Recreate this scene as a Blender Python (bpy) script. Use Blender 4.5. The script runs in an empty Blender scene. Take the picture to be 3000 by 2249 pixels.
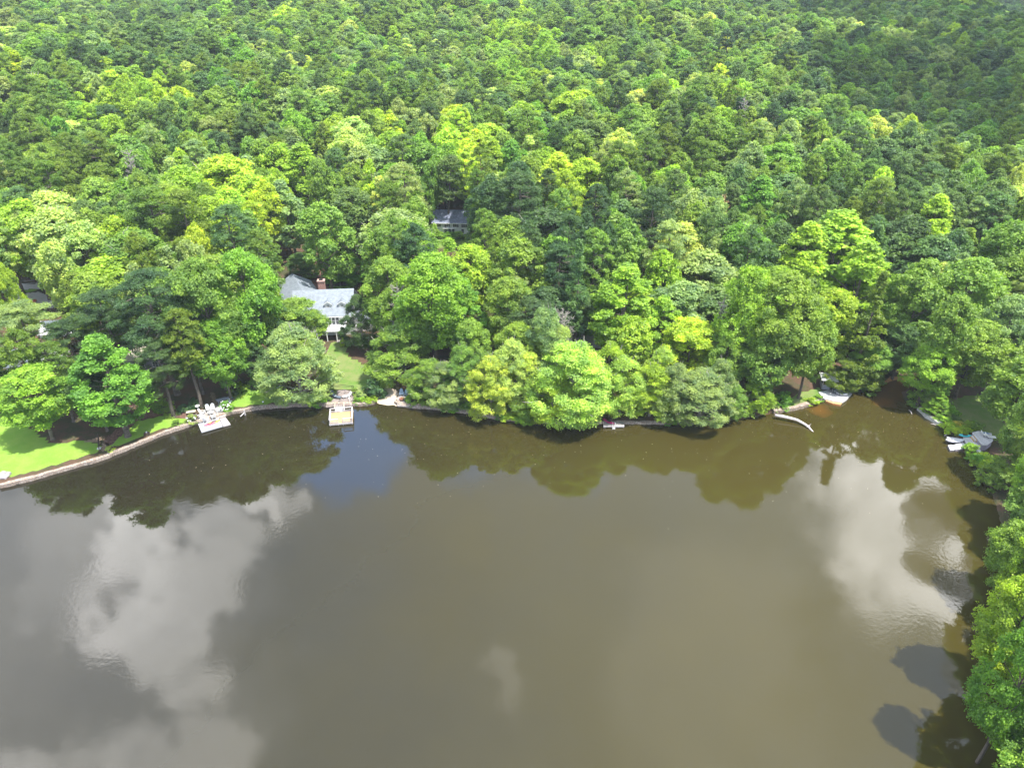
import bpy, bmesh, math, random
import numpy as np
from mathutils import Vector, Matrix
R_ = math.radians
random.seed(7); rng = np.random.default_rng(11)
SC = bpy.context.scene; COL = SC.collection

# ---------------------------------------------------------------- camera
CAMZ, PITCH, F = 75.0, R_(31.0), 2080.0
cam = bpy.data.objects.new('camera', bpy.data.cameras.new('camera')); COL.objects.link(cam)
cam.location = (0, 0, CAMZ); cam.rotation_euler = (R_(90) - PITCH, 0, 0)
cam.data.sensor_width = 36; cam.data.lens = F / 3000 * 36; cam.data.clip_end = 9000; cam.data.clip_start = .5
SC.camera = cam
SC.view_settings.view_transform = 'Standard'; SC.view_settings.look = 'None'
SC.view_settings.exposure = 1.2; SC.view_settings.gamma = 1.0
SP, CP = math.sin(PITCH), math.cos(PITCH)
def ray(px, py):                       # 3000 px frame -> world direction
    a = (px - 1500) / F; b = -(py - 1124.5) / F
    return (a, CP + b * SP, -SP + b * CP)
def P(px, py, z=0.0):                  # point at height z seen at a pixel
    d = ray(px, py); t = (z - CAMZ) / d[2]
    return Vector((d[0] * t, d[1] * t, z))
def Q(x, y, z=0.0): return P(x * 1.3562, y * 1.3562, z)
def proj(x, y, z):
    dz = z - CAMZ; dep = y * CP - dz * SP; up = y * SP + dz * CP
    return (1500 + F * x / dep) / 1.3562, (1124.5 - F * up / dep) / 1.3562, dep

# ---------------------------------------------------------------- sun and sky
SUN = Vector((0.33, -0.20, 0.93)).normalized()
sun = bpy.data.lights.new('sun', 'SUN'); sun.energy = 4.2; sun.angle = R_(0.5); sun.color = (1, .955, .88)
so = bpy.data.objects.new('sun', sun); COL.objects.link(so); so.rotation_euler = SUN.to_track_quat('Z', 'Y').to_euler(); so.location = (60, 30, 300)
W = bpy.data.worlds.new('World'); SC.world = W; W.use_nodes = True
nt = W.node_tree; nt.nodes.clear()
def N(nt, typ, **kw):
    n = nt.nodes.new(typ)
    for k, v in kw.items():
        if k.startswith('i_'):
            key = k[2:]; key = int(key) if key.isdigit() else key.replace('_', ' ')
            n.inputs[key].default_value = v
        else: setattr(n, k, v)
    return n
L = lambda nt, a, b: nt.links.new(a, b)
def mth(nt, op, a, b=None, c=None, clamp=False):
    n = nt.nodes.new('ShaderNodeMath'); n.operation = op; n.use_clamp = clamp
    for i, v in enumerate((a, b, c)):
        if v is None: continue
        if isinstance(v, (int, float)): n.inputs[i].default_value = v
        else: L(nt, v, n.inputs[i])
    return n.outputs[0]
def vm(nt, op, a, b=None, sc=None):
    n = nt.nodes.new('ShaderNodeVectorMath'); n.operation = op
    for i, v in enumerate((a, b)):
        if v is None: continue
        if isinstance(v, (tuple, list)): n.inputs[i].default_value = v
        else: L(nt, v, n.inputs[i])
    if sc is not None: n.inputs['Scale'].default_value = sc
    return n
def mixc(nt, fac, a, b, blend='MIX'):
    n = nt.nodes.new('ShaderNodeMix'); n.data_type = 'RGBA'; n.blend_type = blend
    for s, v in ((n.inputs[0], fac), (n.inputs[6], a), (n.inputs[7], b)):
        if isinstance(v, (int, float)): s.default_value = v
        elif isinstance(v, tuple): s.default_value = v if len(v) == 4 else (*v, 1)
        else: L(nt, v, s)
    return n.outputs[2]
def mrange(nt, v, a, b, c=0.0, d=1.0, smooth=True):
    n = nt.nodes.new('ShaderNodeMapRange'); n.interpolation_type = 'SMOOTHSTEP' if smooth else 'LINEAR'
    L(nt, v, n.inputs[0])
    for i, x in zip((1, 2, 3, 4), (a, b, c, d)): n.inputs[i].default_value = x
    return n.outputs[0]
sky = N(nt, 'ShaderNodeTexSky', sky_type='NISHITA', sun_disc=False)
sky.sun_elevation = math.asin(SUN.z); sky.sun_rotation = math.atan2(SUN.x, SUN.y); sky.altitude = 100
sky.dust_density = .6
tc = N(nt, 'ShaderNodeTexCoord')
nz = N(nt, 'ShaderNodeTexNoise', i_Scale=4.2, i_Detail=7.0, i_Roughness=.6); L(nt, tc.outputs['Generated'], nz.inputs['Vector'])
off = vm(nt, 'SCALE', vm(nt, 'SUBTRACT', nz.outputs['Color'], (.5, .5, .5)).outputs[0], sc=.42)
wd = vm(nt, 'ADD', tc.outputs['Generated'], off.outputs[0]).outputs[0]
def skydir(x, y):                      # sky direction mirrored by the lake at a 2212 px spot
    d = Vector(ray(x * 1.3562, y * 1.3562)); d.z = -d.z; return tuple(d.normalized())
def blob(x, y, r, soft=.3):
    d = vm(nt, 'DISTANCE', wd, skydir(x, y)).outputs['Value']
    return mrange(nt, d, r * (1 - soft), r * (1 + soft), 1, 0)
WISP = nz.outputs['Fac']
white = None
for (x, y, r, a) in ((290, 1330, .062, .95), (345, 1240, .058, .85), (220, 1230, .085, .35), (90, 1220, .08, .22), (430, 1150, .045, .7), (60, 1400, .17, .22), (180, 1500, .16, .2), (310, 1580, .075, .75), (230, 1650, .07, .6),
                     (1990, 1100, .12, 1.0), (2070, 1220, .07, .9), (1950, 1190, .08, .8), (2080, 1060, .08, .8), (1830, 1030, .04, .5), (535, 1060, .03, .9), (620, 1040, .025, .5), (1030, 1470, .03, .25), (1550, 1450, .15, .1)):
    m = mth(nt, 'MULTIPLY', blob(x, y, r), a)
    white = m if white is None else mth(nt, 'MAXIMUM', white, m)
veil = mrange(nt, WISP, .3, .75, .75, .98)
holes = blob(815, 945, .085)
holes = mth(nt, 'MAXIMUM', holes, mth(nt, 'MULTIPLY', blob(1180, 930, .08), .7))
holes = mth(nt, 'MAXIMUM', holes, mth(nt, 'MULTIPLY', blob(2080, 1100, .05), .8))
veil = mth(nt, 'MULTIPLY', veil, mth(nt, 'SUBTRACT', 1.0, holes))
c1 = mixc(nt, veil, vm(nt, 'MULTIPLY', sky.outputs[0], (2.2, 2.7, 3.3)).outputs[0], (4.0, 4.2, 4.3))
wcol = mixc(nt, mrange(nt, WISP, .35, .7), (17, 17, 17.3), (30, 29.6, 29.3))
c2 = mixc(nt, white, c1, wcol)
bg = N(nt, 'ShaderNodeBackground', i_Strength=.15); L(nt, c2, bg.inputs[0])
L(nt, bg.outputs[0], N(nt, 'ShaderNodeOutputWorld').inputs[0])
SC.cycles.max_bounces = 6; SC.cycles.diffuse_bounces = 3; SC.cycles.glossy_bounces = 2; SC.cycles.transmission_bounces = 4
SC.cycles.volume_bounces = 0; SC.cycles.sample_clamp_indirect = 6; SC.cycles.use_adaptive_sampling = True; SC.cycles.adaptive_threshold = .015
SC.cycles.use_denoising = True; SC.cycles.denoiser = 'OPENIMAGEDENOISE'; SC.cycles.denoising_input_passes = 'RGB_ALBEDO_NORMAL'; SC.cycles.denoising_prefilter = 'ACCURATE'; SC.cycles.caustics_reflective = False; SC.cycles.caustics_refractive = False

# ---------------------------------------------------------------- materials
MATS = {}
def newmat(name):
    m = bpy.data.materials.new(name); m.use_nodes = True; nt = m.node_tree
    return m, nt, nt.nodes['Principled BSDF']
def mat(name, col, rough=.7, var=.18, scale=3.0, metal=0.0, bump=0.0, col2=None, spec=.3, coord='Object'):
    if name in MATS: return MATS[name]
    m, nt, b = newmat(name)
    t = N(nt, 'ShaderNodeTexCoord'); n = N(nt, 'ShaderNodeTexNoise', i_Scale=scale, i_Detail=6.0, i_Roughness=.65)
    L(nt, t.outputs[coord], n.inputs['Vector'])
    c2 = col2 or tuple(c * (1 - var * 2) for c in col)
    f = mrange(nt, n.outputs['Fac'], .3, .7)
    c1 = col if col2 else tuple(min(1, c * (1 + var * .6)) for c in col)
    L(nt, mixc(nt, f, c2, c1), b.inputs['Base Color'])
    b.inputs['Roughness'].default_value = rough; b.inputs['Metallic'].default_value = metal; b.inputs['Specular IOR Level'].default_value = spec
    if bump:
        bp = N(nt, 'ShaderNodeBump', i_Strength=bump, i_Distance=.05); L(nt, n.outputs['Fac'], bp.inputs['Height']); L(nt, bp.outputs[0], b.inputs['Normal'])
    MATS[name] = m; return m
def planks(name, colA, colB, width=.14, axis=0, rough=.7):
    if name in MATS: return MATS[name]
    m, nt, b = newmat(name)
    t = N(nt, 'ShaderNodeTexCoord'); sx = N(nt, 'ShaderNodeSeparateXYZ'); L(nt, t.outputs['Object'], sx.inputs[0])
    u = mth(nt, 'DIVIDE', sx.outputs[axis], width)
    fr = mth(nt, 'FRACT', u); fl = mth(nt, 'FLOOR', u)
    wn = N(nt, 'ShaderNodeTexWhiteNoise', noise_dimensions='1D'); L(nt, fl, wn.inputs['W'])
    n = N(nt, 'ShaderNodeTexNoise', i_Scale=2.5, i_Detail=5.0); L(nt, t.outputs['Object'], n.inputs['Vector'])
    f = mth(nt, 'ADD', mth(nt, 'MULTIPLY', wn.outputs[0], .55), mth(nt, 'MULTIPLY', n.outputs['Fac'], .45))
    c = mixc(nt, f, colA, colB)
    gap = mth(nt, 'LESS_THAN', fr, .1)
    L(nt, mixc(nt, gap, c, tuple(x * .25 for x in colA)), b.inputs['Base Color']); b.inputs['Roughness'].default_value = rough
    MATS[name] = m; return m

# foliage: colour comes from a per-tree tint, per-leaf value from a face attribute
def leafmat(name, transl=.40):
    m, nt, b = newmat(name); out = nt.nodes['Material Output']
    a = N(nt, 'ShaderNodeAttribute', attribute_type='INSTANCER', attribute_name='tint')
    v = N(nt, 'ShaderNodeAttribute', attribute_type='GEOMETRY', attribute_name='leafval')
    br = vm(nt, 'MULTIPLY', a.outputs['Color'], (1, 1, 1)); br = br.outputs[0]
    lo = vm(nt, 'MULTIPLY', br, (.62, .72, .85)).outputs[0]; hi = vm(nt, 'MULTIPLY', br, (1.48, 1.38, 1.0)).outputs[0]
    oc = N(nt, 'ShaderNodeTexCoord'); on = N(nt, 'ShaderNodeTexNoise', i_Scale=.42, i_Detail=2.0); L(nt, oc.outputs['Object'], on.inputs['Vector'])
    vv = mth(nt, 'ADD', v.outputs['Fac'], mth(nt, 'MULTIPLY', mth(nt, 'SUBTRACT', on.outputs['Fac'], .5), 1.5), None, True)
    c = mixc(nt, vv, lo, hi)
    L(nt, c, b.inputs['Base Color']); b.inputs['Roughness'].default_value = .5; b.inputs['Specular IOR Level'].default_value = .35
    tr = N(nt, 'ShaderNodeBsdfTranslucent'); L(nt, vm(nt, 'MULTIPLY', c, (1.35, 1.5, .6)).outputs[0], tr.inputs[0])
    mx = N(nt, 'ShaderNodeMixShader', i_0=transl); L(nt, b.outputs[0], mx.inputs[1]); L(nt, tr.outputs[0], mx.inputs[2]); L(nt, mx.outputs[0], out.inputs[0])
    return m
LEAF = leafmat('leaf_green')
BARK = mat('bark_grey_brown', (.16, .13, .105), .9, .3, 1.5)
PALEBARK = mat('bark_pale', (.34, .31, .27), .85, .25, 1.5)
DEADWOOD = mat('dead_wood', (.30, .26, .25), .9, .25, 2)

# ---------------------------------------------------------------- object helpers
def link(o, parent=None):
    COL.objects.link(o)
    if parent is not None: o.parent = parent
    return o
def tag(o, label=None, cat=None, group=None, kind=None):
    if label: o['label'] = label
    if cat: o['category'] = cat
    if group: o['group'] = group
    if kind: o['kind'] = kind
    return o
def empty(name, loc, rz=0.0, label=None, cat=None, group=None):
    o = bpy.data.objects.new(name, None); o.empty_display_size = .3; o.location = loc; o.rotation_euler = (0, 0, rz); link(o)
    return tag(o, label, cat, group)
class MB:
    def __init__(s, M=None): s.v = []; s.f = []; s.M = M
    def add(s, vs, fs, M=None):
        b = len(s.v)
        for p in vs:
            p = Vector(p)
            if M is not None: p = M @ p
            s.v.append(p)
        s.f += [tuple(b + i for i in f) for f in fs]; return s
    def box(s, x0, x1, y0, y1, z0, z1, M=None):
        return s.add([(x0, y0, z0), (x1, y0, z0), (x1, y1, z0), (x0, y1, z0), (x0, y0, z1), (x1, y0, z1), (x1, y1, z1), (x0, y1, z1)],
                     [(3, 2, 1, 0), (4, 5, 6, 7), (0, 1, 5, 4), (1, 2, 6, 5), (2, 3, 7, 6), (3, 0, 4, 7)], M)
    def prism(s, pts, z0, z1, M=None):   # ccw 2d outline
        n = len(pts)
        return s.add([(x, y, z0) for x, y in pts] + [(x, y, z1) for x, y in pts],
                     [tuple(range(n - 1, -1, -1)), tuple(range(n, 2 * n))] + [(i, (i + 1) % n, n + (i + 1) % n, n + i) for i in range(n)], M)
    def tube(s, pts, rad, k=6, cap=True, M=None):
        pts = [Vector(p) for p in pts]; n = len(pts); rs = rad if isinstance(rad, (list, tuple)) else [rad] * n
        vs = []; fs = []
        for i, p in enumerate(pts):
            d = (pts[min(i + 1, n - 1)] - pts[max(i - 1, 0)]).normalized()
            a = d.orthogonal().normalized() if abs(d.z) > .95 else d.cross(Vector((0, 0, 1))).normalized(); b = d.cross(a)
            for j in range(k):
                t = 2 * math.pi * j / k; vs.append(p + (a * math.cos(t) + b * math.sin(t)) * rs[i])
        for i in range(n - 1):
            for j in range(k): fs.append((i * k + j, i * k + (j + 1) % k, (i + 1) * k + (j + 1) % k, (i + 1) * k + j))
        if cap: fs += [tuple(range(k - 1, -1, -1)), tuple(range((n - 1) * k, n * k))]
        return s.add(vs, fs, M)
    def lathe(s, prof, k=16, M=None):
        vs = []; fs = []
        for r, z in prof:
            for j in range(k): vs.append((r * math.cos(2 * math.pi * j / k), r * math.sin(2 * math.pi * j / k), z))
        for i in range(len(prof) - 1):
            for j in range(k): fs.append((i * k + j, i * k + (j + 1) % k, (i + 1) * k + (j + 1) % k, (i + 1) * k + j))
        fs += [tuple(range(k - 1, -1, -1)), tuple(range((len(prof) - 1) * k, len(prof) * k))]
        return s.add(vs, fs, M)
    def mesh(s, name):
        m = bpy.data.meshes.new(name); m.from_pydata([tuple(v) for v in s.v], [], s.f); m.update(); return m
    def build(s, name, material, parent=None, bevel=0, smooth=False):
        me = s.mesh(name); me.materials.append(material)
        if smooth: me.shade_smooth()
        o = link(bpy.data.objects.new(name, me), parent)
        if bevel:
            b = o.modifiers.new('bevel', 'BEVEL'); b.width = bevel; b.segments = 2; b.limit_method = 'ANGLE'
        return o
def TR(x, y, z=0, rz=0.0): return Matrix.Translation((x, y, z)) @ Matrix.Rotation(rz, 4, 'Z')
def copy_tree(o, parent=None):
    c = o.copy(); COL.objects.link(c); c.parent = parent
    for ch in o.children: copy_tree(ch, c)
    return c

# ---------------------------------------------------------------- shoreline and terrain
SH = [(0, 1429), (108, 1402), (217, 1370), (294, 1349), (393, 1309), (475, 1275), (570, 1243), (640, 1224), (678, 1212), (760, 1198), (868, 1190), (949, 1189),
      (1031, 1188), (1075, 1187), (1098, 1180), (1112, 1177), (1140, 1182), (1160, 1180), (1172, 1189), (1215, 1194), (1288, 1199), (1383, 1211), (1451, 1226), (1532, 1236), (1627, 1240), (1763, 1240), (1953, 1241),
      (2115, 1236), (2210, 1222), (2264, 1210), (2332, 1200), (2380, 1184), (2412, 1168), (2440, 1160), (2490, 1150), (2560, 1143), (2580, 1128), (2620, 1112), (2680, 1112), (2690, 1128), (2640, 1150), (2650, 1172), (2690, 1200), (2715, 1224),
      (2762, 1250), (2800, 1290), (2834, 1338), (2866, 1378), (2900, 1430), (2925, 1500), (2945, 1600), (2960, 1750), (2975, 1950), (2990, 2249)]
SHW = [tuple(P(x, y)[:2]) for x, y in SH]
LAKE = [(-260, -200), (-260, 40), (-150, 66), (-110, 80)] + SHW + [(38, 20), (40, -60), (20, -200)]
LK = np.array(LAKE)
def sdist(x, y):
    x = np.atleast_1d(np.asarray(x, float)); y = np.atleast_1d(np.asarray(y, float))
    best = np.full(x.shape, 1e18); ins = np.zeros(x.shape, bool)
    for i in range(len(LK)):
        ax, ay = LK[i]; bx, by = LK[(i + 1) % len(LK)]
        dx, dy = bx - ax, by - ay; t = np.clip(((x - ax) * dx + (y - ay) * dy) / (dx * dx + dy * dy), 0, 1)
        best = np.minimum(best, (x - ax - t * dx) ** 2 + (y - ay - t * dy) ** 2)
        c = ((ay > y) != (by > y)) & (x < (bx - ax) * (y - ay) / (by - ay + 1e-12) + ax); ins ^= c
    d = np.sqrt(best); return np.where(ins, -d, d)
BX, BY = P(1138, 1180)[:2]
PADS = [(-42, 151, 14, 1.6)]
def sstep(a, b, v): t = np.clip((v - a) / (b - a), 0, 1); return t * t * (3 - 2 * t)
def hgt(x, y):
    x = np.atleast_1d(np.asarray(x, float)); y = np.atleast_1d(np.asarray(y, float)); s = sdist(x, y)
    z = -1.6 + 2.05 * sstep(-.9, .25, s)
    u = np.maximum(0, s - 7); u = u * u / (u + 12)
    far = 0.088 * np.minimum(u, 420) + .02 * np.maximum(u - 420, 0)
    und = 7 * np.sin(x / 47 + 1.3 + y / 90) * np.cos(y / 61 - x / 120) + 2.5 * np.sin(x / 23 - y / 31 + .5)
    z = z + far + und * sstep(60, 190, s)
    # wooded ridge at the upper right and the valley behind it
    dv = x - (232 + .15 * (y - 330))
    z = z - 36 * sstep(5, 110, dv) * sstep(240, 330, y)
    w = (1 - sstep(2.0, 3.0, np.abs(x - BX))) * (1 - sstep(4.5, 6.5, s)) * (np.abs(y - BY) < 12)
    z = z * (1 - w) + w * np.clip(.13 * (s + .6) - .04, -1.2, .45)
    for (cx, cy, r, pz) in PADS:
        d = np.hypot(x - cx, y - cy); w = 1 - sstep(r, r * 1.7, d); z = z * (1 - w) + pz * w
    return z
def H1(x, y): return float(hgt(x, y)[0])
def G(x, y, dz=0.0):                   # ground point seen at a 3000 px spot
    z = .45
    for _ in range(6):
        p = P(x, y, z); z = H1(p.x, p.y)
    return Vector((p.x, p.y, z + dz))

def inpoly(x, y, poly):
    x = np.asarray(x); y = np.asarray(y); ins = np.zeros(x.shape, bool)
    for i in range(len(poly)):
        ax, ay = poly[i][:2]; bx, by = poly[(i + 1) % len(poly)][:2]
        ins ^= ((ay > y) != (by > y)) & (x < (bx - ax) * (y - ay) / (by - ay + 1e-12) + ax)
    return ins
def gpoly(pts): return [tuple(G(x, y)[:2]) for x, y in pts]
LAWNS = [gpoly([(-300, 1180), (60, 1230), (150, 1300), (250, 1290), (296, 1300), (300, 1346), (217, 1368), (108, 1400), (0, 1427), (-300, 1500)]),
         gpoly([(306, 1318), (400, 1235), (470, 1218), (540, 1228), (570, 1238), (475, 1272), (393, 1306), (310, 1342)]),
         gpoly([(655, 1202), (690, 1160), (740, 1140), (830, 1145), (900, 1160), (940, 1175), (868, 1187), (760, 1194), (690, 1207)]),
         gpoly([(972, 1000), (1005, 1005), (1025, 1050), (1090, 1075), (1140, 1110), (1150, 1140), (1060, 1160), (1040, 1145), (960, 1140), (930, 1160), (930, 1080), (960, 1040)]),
         gpoly([(1290, 1150), (1440, 1150), (1560, 1195), (1640, 1225), (1560, 1232), (1440, 1218), (1330, 1200)]),
         gpoly([(2270, 1195), (2340, 1150), (2405, 1135), (2410, 1160), (2380, 1178), (2330, 1195)]),
         gpoly([(2760, 1170), (2960, 1140), (3100, 1180), (3000, 1300), (2920, 1290), (2830, 1260), (2790, 1220)]),
         gpoly([(20, 845), (100, 835), (110, 852), (30, 866)]),
         gpoly([(1270, 688), (1400, 690), (1400, 740), (1270, 730)])]
def axis(segs):
    out = [segs[0][0]]
    for a, b, st in segs:
        n = max(1, int(round((b - a) / st))); out += list(np.linspace(a, b, n + 1)[1:])
    return np.array(out)
gx = axis([(-1400, -500, 150), (-500, -130, 12), (-130, 100, .8), (100, 500, 12), (500, 1400, 150)])
gy = axis([(-600, -200, 100), (-200, 20, 12), (20, 175, .8), (175, 700, 10), (700, 1700, 100)])
XX, YY = np.meshgrid(gx, gy); ZZ = hgt(XX.ravel(), YY.ravel())
nv = len(ZZ); nx, ny = len(gx), len(gy)
co = np.stack([XX.ravel(), YY.ravel(), ZZ], 1)
i0 = (np.arange(ny - 1)[:, None] * nx + np.arange(nx - 1)[None, :]).ravel()
quads = np.stack([i0, i0 + 1, i0 + nx + 1, i0 + nx], 1)
def fast_mesh(name, co, faces, smooth=False):
    me = bpy.data.meshes.new(name); k = faces.shape[1]
    me.vertices.add(len(co)); me.vertices.foreach_set('co', np.ascontiguousarray(co, dtype=np.float32).ravel())
    me.loops.add(faces.size); me.loops.foreach_set('vertex_index', np.ascontiguousarray(faces, dtype=np.int32).ravel())
    me.polygons.add(len(faces)); me.polygons.foreach_set('loop_start', np.arange(0, faces.size, k, dtype=np.int32))
    me.update(calc_edges=True)
    if smooth: me.shade_smooth()
    return me
gm = fast_mesh('ground', co, quads, True)
lm = np.zeros(nv)
for pl in LAWNS: lm = np.maximum(lm, inpoly(co[:, 0], co[:, 1], pl).astype(float))
dry = np.zeros(nv)
for pl in (LAWNS[3], LAWNS[5], LAWNS[6], LAWNS[8]): dry = np.maximum(dry, inpoly(co[:, 0], co[:, 1], pl).astype(float))
at = gm.attributes.new('dry', 'FLOAT', 'POINT'); at.data.foreach_set('value', dry.astype(np.float32))
at = gm.attributes.new('lawn', 'FLOAT', 'POINT'); at.data.foreach_set('value', lm.astype(np.float32))
gmat, gnt, gb = newmat('ground_soil_and_lawn')
t = N(gnt, 'ShaderNodeTexCoord'); n1 = N(gnt, 'ShaderNodeTexNoise', i_Scale=.35, i_Detail=8.0, i_Roughness=.7); L(gnt, t.outputs['Object'], n1.inputs['Vector'])
n2 = N(gnt, 'ShaderNodeTexNoise', i_Scale=6.0, i_Detail=6.0, i_Roughness=.8); L(gnt, t.outputs['Object'], n2.inputs['Vector'])
soil = mixc(gnt, mrange(gnt, n1.outputs['Fac'], .4, .62), (.10, .06, .04), (.05, .06, .025))
soil = mixc(gnt, mrange(gnt, n2.outputs['Fac'], .45, .7, 0, .6), soil, (.16, .11, .075))
gr = mixc(gnt, mrange(gnt, n1.outputs['Fac'], .35, .68), (.145, .30, .028), (.20, .33, .045))
gr = mixc(gnt, mrange(gnt, n2.outputs['Fac'], .4, .75, 0, .5), gr, (.30, .30, .12))
da = N(gnt, 'ShaderNodeAttribute', attribute_name='dry'); gr = mixc(gnt, da.outputs['Fac'], gr, mixc(gnt, mrange(gnt, n1.outputs['Fac'], .38, .62), (.115, .20, .04), (.18, .21, .075)))
la = N(gnt, 'ShaderNodeAttribute', attribute_name='lawn')
lf = mrange(gnt, mth(gnt, 'ADD', la.outputs['Fac'], mth(gnt, 'MULTIPLY', mth(gnt, 'SUBTRACT', n2.outputs['Fac'], .5), .8)), .4, .6)
L(gnt, mixc(gnt, lf, soil, gr), gb.inputs['Base Color']); gb.inputs['Roughness'].default_value = .95; gb.inputs['Specular IOR Level'].default_value = .1
bp = N(gnt, 'ShaderNodeBump', i_Strength=.6, i_Distance=.12); L(gnt, n2.outputs['Fac'], bp.inputs['Height']); L(gnt, bp.outputs[0], gb.inputs['Normal'])
gm.materials.append(gmat)
tag(link(bpy.data.objects.new('ground', gm)), kind='structure')

# ---------------------------------------------------------------- water
wm, wnt, wb = newmat('muddy_lake_water')
t = N(wnt, 'ShaderNodeTexCoord')
n1 = N(wnt, 'ShaderNodeTexNoise', i_Scale=.022, i_Detail=5.0, i_Roughness=.6); L(wnt, t.outputs['Object'], n1.inputs['Vector'])
sx = N(wnt, 'ShaderNodeSeparateXYZ'); L(wnt, t.outputs['Object'], sx.inputs[0])
gxn = mrange(wnt, mth(wnt, 'ADD', sx.outputs[0], mth(wnt, 'MULTIPLY', mth(wnt, 'SUBTRACT', n1.outputs['Fac'], .5), 70)), -70, 45)
wc = mixc(wnt, gxn, (.016, .0142, .0075), (.042, .0345, .008))
# sand and silt showing through the shallows of the creek cove
cove = None
for (px, py, r) in ((2620, 1130, 9), (2590, 1175, 3.2), (2400, 1200, 3)):
    p = P(px, py); d = vm(wnt, 'DISTANCE', t.outputs['Object'], (p.x, p.y, 0)).outputs['Value']
    n3 = N(wnt, 'ShaderNodeTexNoise', i_Scale=.5, i_Detail=4.0); L(wnt, t.outputs['Object'], n3.inputs['Vector'])
    m = mrange(wnt, mth(wnt, 'ADD', d, mth(wnt, 'MULTIPLY', n3.outputs['Fac'], r * .8)), r * .5, r * 1.5, 1, 0)
    cove = m if cove is None else mth(wnt, 'MAXIMUM', cove, m)
wc = mixc(wnt, mth(wnt, 'MULTIPLY', cove, .6), wc, (.14, .06, .013))
L(wnt, wc, wb.inputs['Base Color']); wb.inputs['Roughness'].default_value = .035; wb.inputs['IOR'].default_value = 1.5
n2 = N(wnt, 'ShaderNodeTexNoise', i_Scale=1.6, i_Detail=3.0, i_Roughness=.55); L(wnt, t.outputs['Object'], n2.inputs['Vector'])
n4 = N(wnt, 'ShaderNodeTexNoise', i_Scale=.09, i_Detail=2.0); L(wnt, t.outputs['Object'], n4.inputs['Vector'])
st = mrange(wnt, n4.outputs['Fac'], .42, .66, .006, .075)
bp = N(wnt, 'ShaderNodeBump', i_Distance=.1); L(wnt, st, bp.inputs['Strength']); L(wnt, n2.outputs['Fac'], bp.inputs['Height']); L(wnt, bp.outputs[0], wb.inputs['Normal'])
o = MB().add([(140, -320, 0), (140, 190, 0), (-420, 190, 0), (-420, -320, 0)], [(0, 1, 2, 3)]).build('water', wm); tag(o, kind='structure')

# ---------------------------------------------------------------- trees
def unit(a): return a / (np.linalg.norm(a, axis=-1, keepdims=True) + 1e-9)
def leaves_mesh(name, C, Nn, Ls, Ws, val, mat_, droop=0.0):
    n = len(C); r = unit(rng.normal(size=(n, 3)))
    if droop: r = unit(r * (1 - droop) + np.array([0, 0, -1.0]) * droop)
    t = unit(r - Nn * (r * Nn).sum(1, keepdims=True)); b = np.cross(Nn, t)
    Ls = Ls[:, None]; Ws = Ws[:, None]
    cup = Nn * Ws * rng.uniform(-.25, .35, (n, 1))
    v = np.stack([C - t * Ls * .5, C + b * Ws * .5 + cup, C + t * Ls * .5, C - b * Ws * .5 + cup], 1).reshape(-1, 3)
    f = np.arange(n * 4).reshape(-1, 4)
    me = fast_mesh(name, v, f); a = me.attributes.new('leafval', 'FLOAT', 'FACE'); a.data.foreach_set('value', np.clip(val, 0, 1).astype(np.float32))
    me.materials.append(mat_); return me
KINDS = {}
def prof(kind, t):
    if kind == 'oak': return np.sqrt(np.clip(1 - (2 * t - .95) ** 2 * .98, 0, 1)) ** .9
    if kind == 'poplar': return np.clip(np.sin(np.pi * np.clip(t, .0, 1) ** .62) ** .75, .08, 1)
    if kind == 'pine': return np.clip(np.sqrt(np.clip(1 - (1.75 * t - .72) ** 2 * .93, 0, 1)), .1, 1)
    if kind == 'birch': return np.sqrt(np.clip(1 - t ** 2.1, 0, 1)) * (.78 + .22 * np.clip(t * 4, 0, 1))
    if kind == 'cedar': return np.clip((1 - t) ** .75, .03, 1)
    if kind == 'shrub': return np.sqrt(np.clip(1 - t ** 2, 0, 1))
SPEC = {  # z0 fraction of height where crown starts, nominal R, H, boughs, bough radius, clusters, leaves, leaf L, W, flatten
    'oak':    dict(z0=.30, R=5.2, H=20, nb=95, rb=(1.0, 2.0), nc=17, nl=12, rc=.42, L=.44, W=.30, fl=.75, up=.45),
    'poplar': dict(z0=.22, R=4.4, H=22, nb=105, rb=(.7, 1.35), nc=15, nl=13, rc=.36, L=.44, W=.32, fl=.8, up=.5),
    'pine':   dict(z0=.42, R=4.6, H=24, nb=90, rb=(.7, 1.5), nc=15, nl=13, rc=.34, L=.46, W=.13, fl=.42, up=.8),
    'birch':  dict(z0=.12, R=5.6, H=16, nb=105, rb=(.9, 1.7), nc=17, nl=13, rc=.40, L=.42, W=.20, fl=.65, up=.35),
    'cedar':  dict(z0=.08, R=3.0, H=16, nb=95, rb=(.45, .9), nc=13, nl=11, rc=.28, L=.38, W=.14, fl=.6, up=.5),
    'shrub':  dict(z0=.0, R=1.0, H=1.3, nb=22, rb=(.2, .38), nc=9, nl=8, rc=.12, L=.16, W=.11, fl=.85, up=.4),
}
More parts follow.
